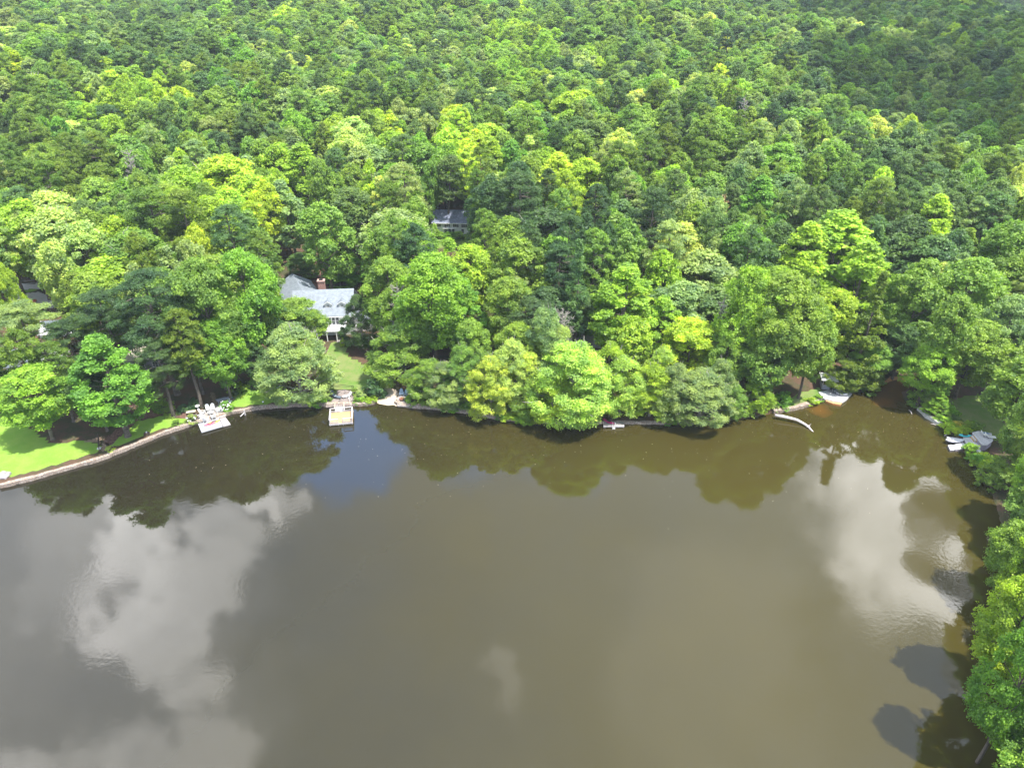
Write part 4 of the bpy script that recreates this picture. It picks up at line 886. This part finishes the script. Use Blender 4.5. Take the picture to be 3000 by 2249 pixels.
# crowded docks on the right shore
def dockbox(pxs, z0, z1, lab, m=WHITEDECK, ai=0, name='dock'):
    w = [P(x, y, z1) for x, y in pxs]; t = empty(name, (w[0].x, w[0].y, z0), 0, lab, 'dock'); slab(pxs, z1 - .14, z1, 'deck', m, parent=t, axis_i=ai)
    c = sum(w, Vector()) / len(w); mb = MB(); pts = [(p.x + (c.x - p.x) * .05 - w[0].x, p.y + (c.y - p.y) * .05 - w[0].y) for p in w]
    if sum(pts[i][0] * pts[(i + 1) % len(pts)][1] - pts[(i + 1) % len(pts)][0] * pts[i][1] for i in range(len(pts))) < 0: pts.reverse()
    MB().prism(pts, -.3 if z0 < .2 else 0, z1 - .145 - z0).build('skirting', mat('mauve_grey_board', (.28, .25, .32), .8, .1, 3), t); return t
dockbox([(2777, 1303), (2790, 1302), (2798, 1317), (2784, 1318)], .05, .42, 'narrow lowest dock section at the outer left of the crowded docks')
dockbox([(2792, 1303), (2821, 1295), (2841, 1311), (2800, 1317)], .05, .47, 'low white dock section in front of the pale upturned boat')
dockbox([(2821, 1280), (2838, 1279), (2862, 1295), (2874, 1312), (2840, 1310)], .1, .95, 'middle raised dock section with wide planks below the wooden steps', ai=3)
up = dockbox([(2848, 1266), (2866, 1262), (2905, 1268), (2910, 1290), (2892, 1303), (2878, 1303)], .3, 1.75, 'highest white deck at the back right of the crowded docks', ai=4)
dockbox([(2773, 1278), (2808, 1283), (2822, 1293), (2780, 1288)], .05, .6, 'pale dock section behind the upturned boat at the water side')
st = empty('steps', P(2848, 1283, .95), 0, 'wooden steps joining the middle dock to the highest deck', 'steps')
for k in range(4):
    x = 2836 + k * 5.2; slab([(x, 1278 - k * 1.2), (x + 5, 1277 - k * 1.2), (x + 17, 1290 - k * 1.2), (x + 12, 1292 - k * 1.2)], .9, 1.0 + .19 * k, 'tread', NEWDECK if k % 2 else WHITEDECK, parent=st)
a, b = P(2769, 1291, .6), P(2824, 1291, .6); t = empty('rowing_boat', ((a + b) / 2).xy.to_3d() + Vector((0, 0, .5)), math.atan2((b - a).y, (b - a).x), 'pale upturned rowing boat with a mauve side on the crowded docks', 'boat')
hull_mesh((b - a).length, 1.25, .5, .62).build('hull', GREYB, t, 0, True); MB().box(-1.3, 1.3, -.04, .04, .31, .36).build('keel', WHITE, t)
kayak(P(2808, 1276, .95), P(2845, 1279, .95), AQUA, 'turquoise kayak lying behind the middle dock section beside the shrubs', .8)
lounger(P(2885, 1278, 1.75), R_(70), WHITE, 'white lounge chair on the highest deck, the left one'); lounger(P(2897, 1283, 1.75), R_(75), WHITE, 'white lounge chair on the highest deck, the right one')
t = empty('tyre_ring', P(2889, 1273, 1.76), 0, 'blue and white round float ring on the highest deck', 'float'); MB().tube([(.45 * math.cos(k * math.pi / 8), .45 * math.sin(k * math.pi / 8), .12) for k in range(17)], .12, 8, False).build('ring', BLUEP, t, 0, True)
st = empty('lower_steps', P(2866, 1320, .5), 0, 'white steps going down from the middle dock to the bank', 'steps')
for k in range(4): slab([(2858 + k * 2, 1315 + 4 * k), (2874 + k, 1316 + 4 * k), (2873 + k, 1320 + 4 * k), (2859 + k * 2, 1319 + 4 * k)], .3, .8 - .1 * k, 'tread', WHITEDECK, parent=st)

# ---------------------------------------------------------------- houses
def gable(mb, x0, x1, y0, y1, zE, rise, th=.12, M=None, oh=.35):
    ym = (y0 + y1) / 2; s = rise / ((y1 - y0) / 2); a, b = y0 - oh, y1 + oh; zl = zE - s * oh
    for (ya, za, yb, zb) in ((a, zl, ym, zE + rise), (ym, zE + rise, b, zl)):
        mb.add([(x0 - oh, ya, za), (x1 + oh, ya, za), (x1 + oh, yb, zb), (x0 - oh, yb, zb), (x0 - oh, ya, za + th), (x1 + oh, ya, za + th), (x1 + oh, yb, zb + th), (x0 - oh, yb, zb + th)],
               [(3, 2, 1, 0), (4, 5, 6, 7), (0, 1, 5, 4), (1, 2, 6, 5), (2, 3, 7, 6), (3, 0, 4, 7)], M)
    return mb
def walls(mb, x0, x1, y0, y1, zb, zE, rise, M=None):
    ym = (y0 + y1) / 2
    return mb.add([(x0, y0, zb), (x1, y0, zb), (x1, y1, zb), (x0, y1, zb), (x0, y0, zE), (x1, y0, zE), (x1, y1, zE), (x0, y1, zE), (x0, ym, zE + rise), (x1, ym, zE + rise)],
                  [(3, 2, 1, 0), (0, 1, 5, 4), (1, 2, 6, 9, 5), (2, 3, 7, 6), (3, 0, 4, 8, 7), (4, 5, 9, 8), (6, 7, 8, 9)], M)
def window(par, x, z, w, h, y, grid=(2, 3), M=None, fr=.08, shut=None):
    MM = (M or Matrix()) @ Matrix.Translation((x, y, z)); f = MB()
    f.box(-w / 2 - fr, -w / 2, -.05, .02, -h / 2 - fr, h / 2 + fr, MM).box(w / 2, w / 2 + fr, -.05, .02, -h / 2 - fr, h / 2 + fr, MM).box(-w / 2, w / 2, -.05, .02, -h / 2 - fr, -h / 2, MM).box(-w / 2, w / 2, -.05, .02, h / 2, h / 2 + fr, MM)
    for i in range(1, grid[0]): u = -w / 2 + w * i / grid[0]; f.box(u - .025, u + .025, -.045, -.015, -h / 2, h / 2, MM)
    for i in range(1, grid[1]): u = -h / 2 + h * i / grid[1]; f.box(-w / 2, w / 2, -.048, -.018, u - .025, u + .025, MM)
    o = f.build('window', WHITE, par); MB().box(-w / 2, w / 2, -.012, .0, -h / 2, h / 2, MM).build('pane', GLASS, o)
    if shut:
        for s in (-1, 1): MB().box(s * (w / 2 + fr + .2) - .17, s * (w / 2 + fr + .2) + .17, -.06, -.003, -h / 2 - .05, h / 2 + .05, MM).build('shutter', shut, par)
HZ = H1(-42.3, 150); h1 = empty('lake_house', (-42.3, 143.5, HZ), R_(5), 'house with a blue-grey metal roof, two dormers and a white deck facing the lake', 'house')
E_ = 6.6 - HZ
walls(MB(), -6.5, 6.5, 0, 10.8, -.5, E_, 3.75).build('wall', WHITE, h1)
gable(MB(), -6.5, 6.5, 0, 10.8, E_, 3.8).build('roof', METALROOF, h1)
MB().box(-6.85, 6.85, -.47, -.36, E_ - .42, E_ - .26).build('gutter', WHITE, h1)
MW = Matrix.Translation((-6.2, 11.5, 0)) @ Matrix.Rotation(R_(112), 4, 'Z')
walls(MB(), -3, 10, -4, 4, -.5, E_ - .8, 2.3, MW).build('wing_wall', WHITE, h1); gable(MB(), -3.5, 10, -4, 4, E_ - .8, 2.4, .12, MW).build('wing_roof', METALROOF, h1)
walls(MB(), 6.6, 12.5, 1.5, 8.5, -.5, E_ - 1.6, 2.2).build('side_wing_wall', WHITE, h1); gable(MB(), 7.2, 12.5, 1.5, 8.5, E_ - 1.6, 2.3).build('side_wing_roof', METALROOF, h1)
ch = MB().box(-1.55, -.05, 8.0, 9.0, 4, 11.3 - HZ).build('chimney', BRICK, h1); MB().box(-1.68, .08, 7.87, 9.13, 11.3 - HZ, 11.55 - HZ).build('cap', mat('pink_brick_cap', (.5, .32, .27)), ch); MB().box(-1.2, -.4, 8.2, 8.8, 11.55 - HZ, 11.75 - HZ).build('flue', BLACK, ch)
for x in (1.25, 4.3):
    MD = Matrix.Translation((x, 1.55, E_ + 1.05)); y2 = 2.7
    d = MB().add([(-.75, 0, -.35), (.75, 0, -.35), (.75, 0, .95), (0, 0, 1.5), (-.75, 0, .95), (-.75, y2, -.35), (.75, y2, -.35), (.75, y2, .95), (0, y2, 1.5), (-.75, y2, .95)],
                 [(0, 1, 2, 3, 4), (9, 8, 7, 6, 5), (1, 6, 7, 2), (4, 9, 5, 0), (2, 7, 8, 3), (3, 8, 9, 4), (0, 5, 6, 1)], MD).build('dormer', WHITE, h1)
    r = MB()
    for s in (-1, 1):
        v = [(0, -.22, 1.56), (s * .95, -.22, .82), (s * .95, y2 + .3, .82), (0, y2 + .3, 1.56), (0, -.22, 1.66), (s * .95, -.22, .92), (s * .95, y2 + .3, .92), (0, y2 + .3, 1.66)]
        r.add(v, [(0, 1, 2, 3), (7, 6, 5, 4), (0, 4, 5, 1), (1, 5, 6, 2), (2, 6, 7, 3)] , MD)
    r.build('dormer_roof', METALROOF, d); r = MB()
    for s in (-1, 1): r.add([(0, -.26, 1.40), (s * .98, -.26, .70), (s * .98, -.26, .92), (0, -.26, 1.64), (0, -.225, 1.40), (s * .98, -.225, .70), (s * .98, -.225, .92), (0, -.225, 1.64)], [(0, 1, 2, 3), (4, 5, 6, 7), (0, 1, 5, 4), (3, 2, 6, 7), (1, 2, 6, 5)], MD)
    r.build('bargeboard', WHITE, d)
    window(d, 0, .3, .5, .75, -.01, (2, 3), MD, .1)
DZ = 4.1 - HZ
for k in range(3): window(h1, 1.45 + k * .86, DZ + 1.12, .66, 1.95, -.02, (1, 2), None, .09)
for x in (-1.6, -3.6, 5.2): window(h1, x, DZ + 1.35, .8, 1.2, -.02)
for x in (.6, 1.6, 2.6, 3.6): window(h1, x, DZ - 1.3, .5, .7, -.02, (2, 2))
MB().box(-1.2, 5.2, -3.2, -.03, DZ - .18, DZ).build('deck', planks('white_deck_boards', (.66, .66, .68), (.76, .76, .78), .15, 1), h1)
mb = MB().box(-1.2, 5.2, -3.22, -3.12, DZ + .85, DZ + .93).box(-1.22, -1.12, -3.1, -.05, DZ + .85, DZ + .93).box(5.12, 5.22, -3.1, -.05, DZ + .85, DZ + .93)
mb.box(-1.2, 5.2, -3.2, -3.14, DZ + .1, DZ + .16)
for k in range(44): x = -1.15 + k * .147; mb.box(x - .02, x + .02, -3.19, -3.15, DZ + .16, DZ + .85)
mb.build('railing', WHITE, h1)
for x in (-1.1, 1, 3.1, 5.1): MB().box(x - .09, x + .09, -3.15, -2.97, -.5, DZ - .18).build('deck_post', WHITE, h1)
plank_bench(h1.matrix_world @ Vector((0, 0, 0)) + Vector((-41.0, 142.6, 4.1)), .1, 'small brown bench in front of the glass doors on the white deck', DARKW, .9, .35, .45)
# white two-storey house
g = G(1310, 688); Yw = g.y; zt = CAMZ + ray(1310, 651)[2] * Yw / ray(1310, 651)[1]; hb = g.z; eh = zt - hb
h2 = empty('two_storey_house', (g.x, Yw, hb), R_(-4), 'white two-storey house with a slate blue roof and dark shutters in the woods', 'house')
walls(MB(), -3.9, 6.5, .4, 7, -.5, eh, 2.1).build('wall', WHITE, h2); gable(MB(), -3.9, 6.5, -.1, 7.5, eh, 2.4, .12, None, .4).build('roof', SHINGLE, h2)
MB().box(-4.3, 6.9, -.62, -.5, eh - .28, eh - .12).build('gutter', WHITE, h2)
SHT = mat('black_shutter', (.02, .02, .025))
for x in (-2.6, .1, 2.6, 5): window(h2, x, eh - 1.0, .62, .95, .38, (2, 2), None, .07, SHT)
for x in (-2.8, -.4, .7, 1.75, 4.5): window(h2, x, eh * .28, .75, 1.25, .38, (1, 2), None, .09)
MB().box(-1.2, 2.6, -.5, .39, eh * .52, eh * .55).build('porch_roof', WHITE, h2)
# grey-roofed house hidden in the trees
def cottage(px, py, z, w, d, rz, roofm, wallm, lab, rise=1.6, nwin=3):
    p = P(px, py, z); hb = H1(p.x, p.y); t = empty('cottage', (p.x, p.y, hb), rz, lab, 'house'); e = z - hb
    walls(MB(), -w / 2, w / 2, 0, d, -.8, e, rise - .05).build('wall', wallm, t); gable(MB(), -w / 2, w / 2, 0, d, e, rise).build('roof', roofm, t)
    for k in range(nwin): window(t, -w / 2 + w * (k + .5) / nwin, e * .5, 1.0, 1.1, -.02)
    return t
cottage(1690, 1012, 4.2, 13, 7.5, R_(-6), GREYROOF, DARKW, 'low house with a pale grey shingle roof, mostly hidden by yellow-green trees')
cottage(410, 1052, 4.2, 8, 7, R_(8), mat('cream_roof', (.62, .56, .46), .85, .08, 2), mat('grey_siding', (.3, .3, .33)), 'cottage with a sunlit cream roof behind the dark pines on the left')
cottage(95, 1068, 4.0, 10, 8, R_(10), mat('white_roof', (.72, .72, .74), .8, .05, 2), WHITE, 'house with a white roof showing through the loose pine at the left edge')
cottage(165, 975, 4.5, 7, 6, R_(10), mat('white_roof', (.7, .7, .7)), WHITE, 'smaller white-roofed building behind the other one at the left edge')
cottage(2210, 885, 5, 7, 6, R_(-10), GREYROOF, TANW, 'grey house glimpsed between the trees right of the middle')
cottage(2935, 1050, 4, 6, 5, R_(-15), WHITE, WHITE, 'white shed glimpsed through the trees near the right edge')
cottage(402, 108, 22, 9, 7, R_(15), WHITE, WHITE, 'white house far off in the forest at the upper left', 1.5)
# car by the road
def car(p, rz, m, lab):
    t = empty('car', p, rz, lab, 'car')
    side = [(-2.1, .35), (2.1, .35), (2.12, .75), (1.2, .9), (.6, 1.38), (-1.1, 1.4), (-1.85, .95), (-2.12, .8)]
    vs = [(x, -.85, z) for x, z in side] + [(x, .85, z) for x, z in side]; n = len(side)
    MB().add(vs, [tuple(range(n)), tuple(range(2 * n - 1, n - 1, -1))] + [(i, n + i, n + (i + 1) % n, (i + 1) % n) for i in range(n)]).build('body', m, t, .06)
    for s in (-1, 1):
        MB().add([(-1.5, s * .865, 1.0), (.9, s * .865, .98), (.5, s * .865, 1.3), (-1.05, s * .865, 1.32)], [(0, 1, 2, 3)]).build('side_window', GLASS, t)
    for x in (-1.3, 1.3):
        for s in (-1, 1): MB().lathe([(.05, -.1), (.32, -.1), (.33, 0), (.32, .1), (.05, .1)], 16, Matrix.Translation((x, s * .8, .33)) @ Matrix.Rotation(R_(90), 4, 'X')).build('wheel', BLACK, t)
car(G(78, 893, .06), .3, mat('red_car_paint', (.55, .05, .03), .3, .03, 2), 'red car parked on the pale drive behind the pine at the left edge')
for i, (ya, yb, z, l) in enumerate(((826, 812, 7.2, 'upper power cable crossing the road at the left edge'), (833, 820, 6.6, 'lower power cable crossing the road at the left edge'))):
    a, b = P(-120, ya + 6, z), P(190, yb - 3, z); o = MB().tube([((b - a) * (k / 12)) + Vector((0, 0, -.5 * math.sin(math.pi * k / 12))) for k in range(13)], .045, 5).build('power_cable', mat('cable_grey', (.5, .5, .5))); o.location = a; tag(o, l, 'cable')
for x, y, l in ((-120, 862, 'utility pole holding the two cables beyond the left edge'), (190, 846, 'utility pole holding the two cables, hidden among pale trees')):
    p = P(x, y - 30, 7); q = Vector((p.x, p.y, H1(p.x, p.y))); t = empty('utility_pole', q, 0, l, 'pole'); MB().tube([(0, 0, -.5), (0, 0, 9)], [.16, .11], 8).build('pole', DARKW, t); MB().box(-.06, .06, -.9, .9, 8.0, 8.14).build('crossarm', DARKW, t)

# specks of leaf litter drifting on the lake
mb = MB(); r2 = random.Random(9)
for k in range(420):
    x, y = r2.uniform(150, 2750), 1200 + abs(r2.gauss(0, 110)); p = P(x, y, .012)
    if sdist(p.x, p.y)[0] > -.6: continue
    sz = r2.uniform(.03, .11); a = r2.uniform(0, 6.28); c, d = math.cos(a) * sz, math.sin(a) * sz
    mb.add([(p.x - c, p.y - d, .012), (p.x + d * .5, p.y - c * .5, .02), (p.x + c, p.y + d, .012), (p.x - d * .5, p.y + c * .5, .016)], [(0, 1, 2, 3)])
tag(mb.build('floating_leaves', mat('floating_leaf', (.42, .38, .26), .8, .25, 2)), 'specks of leaf litter drifting on the lake near the shore', 'leaf litter', None, 'stuff')
# bare trees -----------------------------------------------------
def bare(x, ytop, h, w, lab, m=DEADWOOD):
    zg = 5
    for _ in range(6): p = Q(x, ytop, zg + h); zg = H1(p.x, p.y)
    t = empty('bare_tree', (p.x, p.y, zg), 0, lab, 'tree'); tr = MB(); br = MB(); R0 = w * 1.3562 / F * proj(p.x, p.y, zg + h)[2] / 2
    tr.tube([(0, 0, -.3), (.2, .1, h * .4), (0, .2, h * .75), (.2, 0, h)], [.34, .26, .17, .05], 7)
    for k in range(34):
        a = k * 2.4; z = h * (.45 + .5 * k / 34); L_ = R0 * random.uniform(.6, 1.1) * (1.15 - .5 * k / 34); e = Vector((L_ * math.cos(a), L_ * math.sin(a), z + L_ * random.uniform(.2, .8)))
        s0 = Vector((0, .1, z)); m1 = s0.lerp(e, .5) + Vector((0, 0, -.2)); br.tube([s0, m1, e], [.12, .09, .03], 5, False)
        for q in range(6):
            f = random.uniform(.35, .95); b0 = s0.lerp(e, f); dv = Vector((random.uniform(-1, 1), random.uniform(-1, 1), random.uniform(0, 1.2))) * L_ * .36; br.tube([b0, b0 + dv], [.06, .02], 4, False)
    tr.build('trunk', m, t); br.build('branches', m, t)
bare(240, 203, 26, 42, 'bare grey-brown dead tree standing out of the canopy at the upper left')
bare(1613, 188, 27, 34, 'bare silvery dead tree standing out of the canopy at the upper right')
bare(1567, 418, 23, 44, 'reddish half-dead tree in the middle of the wood right of centre', mat('rusty_twigs', (.42, .26, .13), .9, .2, 2))
bare(1215, 668, 15, 70, 'pale leafless branches rising beside the rounded blue-green tree', PALEBARK)
bare(1565, 640, 20, 36, 'grey snag between the big broad trees right of the middle', PALEBARK)
bare(855, 610, 19, 50, 'pale half-bare trunk right of the blue-roofed house', PALEBARK)

# shrubs ---------------------------------------------------------
SHR = [(562, 1234, 1.3, 1.3, 'sage', 1), (666, 1212, 1.5, 1.6, 'bright', 1), (322, 1322, .9, .9, 'pale', 0), (520, 1256, 1.0, .8, 'mid', 0), (1093, 1158, 2.6, 3.0, 'dark', 0), (1064, 1176, 1.1, .9, 'lime', 0), (1046, 1178, 1.0, .9, 'bright', 0), (1078, 1177, 1.0, .8, 'lime', 0), (1094, 1176, 1.1, 1.0, 'lime', 0), (1055, 1166, 1.3, 1.2, 'sage', 0), (1042, 1156, 1.0, 1.3, 'mid', 0),
       (942, 1180, 1.9, 1.5, 'bright', 0), (925, 1176, 1.7, 1.4, 'bright', 0), (956, 1172, 1.2, 1.5, 'sage', 0), (905, 1184, 1.5, 1.2, 'mid', 0), (975, 1152, .8, 1.0, 'mid', 0), (1210, 1190, 1.6, 1.6, 'mid', 0), (1222, 1170, 2.2, 2.5, 'bright', 0), (1245, 1194, 1.5, 1.4, 'mid', 0),
       (1320, 1196, 1.8, 1.4, 'bright', 0), (1350, 1206, 2.2, 1.6, 'sage', 0), (1392, 1212, 1.9, 1.5, 'mid', 0), (1300, 1175, 2.6, 2.4, 'bright', 0), (1460, 1222, 1.6, 1.2, 'bright', 0), (1500, 1226, 2.2, .9, 'lime', 0), (1535, 1232, 2.6, .9, 'lime', 0), (1570, 1234, 2.2, 1.0, 'yellow', 0), (1600, 1238, 2.0, 1.2, 'lime', 0), (1575, 1205, 3.0, 3.4, 'bright', 0),
       (1420, 1180, 3.2, 3.0, 'mid', 0), (1950, 1236, 2.0, 1.4, 'bright', 0), (1985, 1234, 2.2, 1.8, 'mid', 0), (2160, 1215, 3.0, 3.2, 'mid', 0), (2285, 1208, 2.4, 2.2, 'bright', 0), (2250, 1212, 1.8, 1.5, 'sage', 0), (2375, 1180, 1.5, .8, 'lime', 0), (2395, 1172, 1.2, .7, 'bright', 0), (2515, 1135, 3.6, 3.2, 'olive', 0), (2485, 1125, 3.0, 3.2, 'olive', 0), (2540, 1150, 2.0, 1.8, 'olive', 0),
       (2690, 1180, 2.4, 2.6, 'mid', 0), (2720, 1190, 2.2, 2.8, 'sage', 0), (2745, 1195, 2.6, 4.2, 'bright', 0), (2770, 1222, 1.2, 1.0, 'pale', 0), (2790, 1226, 1.5, 1.7, 'bright', 0), (2800, 1236, 1.4, 1.0, 'deep', 0), (2765, 1250, 1.6, 1.0, 'lime', 0), (2785, 1258, 2.0, 1.1, 'yellow', 0), (2808, 1250, 1.8, .9, 'gold', 0), (2800, 1268, 1.7, .9, 'yellow', 0), (2825, 1262, 1.7, .9, 'lime', 0), (2850, 1256, 1.6, 1.4, 'mid', 0), (2838, 1248, 1.3, .9, 'lime', 0),
       (2845, 1330, 1.9, 1.6, 'lime', 0), (2832, 1334, 1.3, 1.2, 'bright', 0), (2860, 1350, 1.7, 1.2, 'bright', 0), (2885, 1352, 2.2, 1.2, 'yellow', 0), (2875, 1368, 1.6, 1.1, 'lime', 0), (2905, 1362, 2.0, 1.2, 'yellow', 0), (2895, 1395, 2.2, 1.8, 'mid', 0), (2905, 1430, 2.4, 2.2, 'mid', 0),
       (540, 1205, 1.6, 1.3, 'dark', 0), (500, 1212, 1.8, 1.3, 'mid', 0), (575, 1190, 1.7, 1.4, 'dark', 0), (480, 1195, 2.0, 1.8, 'mid', 0), (460, 1205, 1.2, 1.6, 'bright', 0), (700, 1150, 2.2, 2.0, 'mid', 0), (745, 1140, 2.2, 1.8, 'mid', 0), (690, 1158, 1.0, .9, 'dark', 0), (1010, 1010, 1.2, 1.6, 'yellow', 0), (880, 1190, 1.4, 1.0, 'mid', 0), (1285, 695, 2.0, 1.5, 'bright', 0), (1318, 692, 2.6, 1.2, 'bright', 0), (1345, 700, 2.4, 2.0, 'mid', 0), (1320, 715, 3.0, 1.5, 'lime', 0)]
LM2 = [('the white chairs patio', 620, 1215), ('the stone patio', 1000, 1165), ('the gravel beach', 1137, 1165), ('the fire pit', 1178, 1170), ('the small dock with a ladder', 1798, 1240), ('the boathouse deck', 2440, 1160), ('the sandy bed', 2740, 1225), ('the turquoise kayak', 2827, 1277), ('the upper deck of the docks', 2890, 1285), ('the wire fence', 296, 1315), ('the mown lawn', 760, 1170), ('the white two-storey house', 1300, 660), ('the blue-roofed house', 940, 900), ('the log in the lake', 2320, 1240), ('the driftwood by the docks', 2775, 1272)]
bk = {}
for i, s in enumerate(SHR):
    b = min(LM2, key=lambda l: (l[1] - s[0]) ** 2 + (l[2] - s[1]) ** 2); dx, dy = s[0] - b[1], s[1] - b[2]
    dr = ('right of' if dx > 0 else 'left of') if abs(dx) > abs(dy) * 1.2 else ('below' if dy > 0 else 'above')
    bk.setdefault((WORD[s[4]], dr, b[0], s[5]), []).append((dx * dx + dy * dy, i))
BLOOM = mat('white_blossom', (.75, .76, .74), .7, .05, 5)
for (w, dr, lmn, fl), lst in bk.items():
    lst.sort()
    for j, (_, i) in enumerate(lst):
        x, y, R, Hh, tn, f = SHR[i]; g = G(x, y); w2 = w + (' white-flowering' if fl else '')
        e = place_tree('shrub', tn, g.x, g.y, g.z - .05, R, Hh, False, f'{w2} shrub, the {ORD[j]} {dr} {lmn}' if len(lst) > 1 else f'{w2} shrub just {dr} {lmn}', 'shrub', 'shrub', 'shrubs along the shore')
        if f:
            mb = MB()
            for k in range(26):
                a = random.uniform(0, 6.28); u = random.uniform(.35, 1); r = .93 * math.sqrt(1 - (u * .9) ** 2 * .6) ; c = Vector((r * math.cos(a) * random.uniform(.4, 1), r * math.sin(a) * random.uniform(.4, 1), 1.3 * u))
                mb.lathe([(.01, -.07), (.09, -.03), (.1, .02), (.01, .07)], 6, Matrix.Translation(c))
            mb.build('blossoms', BLOOM, e)

# ---------------------------------------------------------------- clouds above the frame that shade parts of the wood
CLM = mat('cloud_white', (.85, .85, .86), 1.0, .02, .01)
_n = CLM.node_tree; _t = N(_n, 'ShaderNodeBsdfTranslucent'); _t.inputs[0].default_value = (1, 1, 1, 1); _m = N(_n, 'ShaderNodeMixShader', i_0=.6)
L(_n, _n.nodes['Principled BSDF'].outputs[0], _m.inputs[1]); L(_n, _t.outputs[0], _m.inputs[2]); L(_n, _m.outputs[0], _n.nodes['Material Output'].inputs[0])
def canopy(x, y):
    z = 40
    for _ in range(14): p = Q(x, y, z); z = .5 * z + .5 * (H1(p.x, min(p.y, 1500)) + 21)
    return p
def cloud(poly, n, r, lab, alt=900):
    xs = [p[0] for p in poly]; ys = [p[1] for p in poly]; mb = bmesh.new(); k = 0
    while k < n:
        x, y = random.uniform(min(xs), max(xs)), random.uniform(min(ys), max(ys))
        if not inpoly(np.array([x]), np.array([y]), poly)[0]: continue
        k += 1; p = canopy(x, y); q = p + SUN * ((alt - p.z) / SUN.z); rr = r * random.uniform(.6, 1.25) * min(2.2, max(1, p.y / 260))
        bmesh.ops.create_icosphere(mb, subdivisions=2, radius=rr, matrix=Matrix.Translation((q.x, q.y, alt + random.uniform(-8, 25))) @ Matrix.Diagonal((1, 1, .45, 1)))
    me = bpy.data.meshes.new('cloud'); mb.to_mesh(me); mb.free(); me.materials.append(CLM); me.shade_smooth()
    tag(link(bpy.data.objects.new('cloud', me)), lab, 'cloud', None, 'structure')
cloud([(1830, 130), (1930, 85), (2212, 95), (2300, 150), (2300, 300), (2160, 280), (2010, 235), (1880, 215)], 300, 12, 'cumulus cloud high over the right of the wood')
cloud([(1780, -60), (2300, -60), (2300, 95), (2120, 62), (1960, 38), (1860, 5)], 260, 17, 'cumulus cloud high over the far upper right')


# ---------------------------------------------------------------- air
hm = bpy.data.materials.new('pale_air'); hm.use_nodes = True; _n = hm.node_tree; _n.nodes.clear()
_v = N(_n, 'ShaderNodeVolumePrincipled', i_Density=.00013); _v.inputs['Color'].default_value = (.80, .90, 1.0, 1); L(_n, _v.outputs[0], N(_n, 'ShaderNodeOutputMaterial').inputs['Volume'])
tag(MB().box(-1450, 1450, -650, 1750, -4, 100).build('haze', hm), 'thin pale summer air over lake and woods', 'haze', None, 'stuff')
for _p in ((2000, 50), (2100, 150), (1900, 200), (1100, 5), (100, 5), (1500, 300), (2200, 5), (965, 480)):
    _q = canopy(*_p); print('CAN', _p, [round(v) for v in _q], round(H1(_q.x, _q.y)))
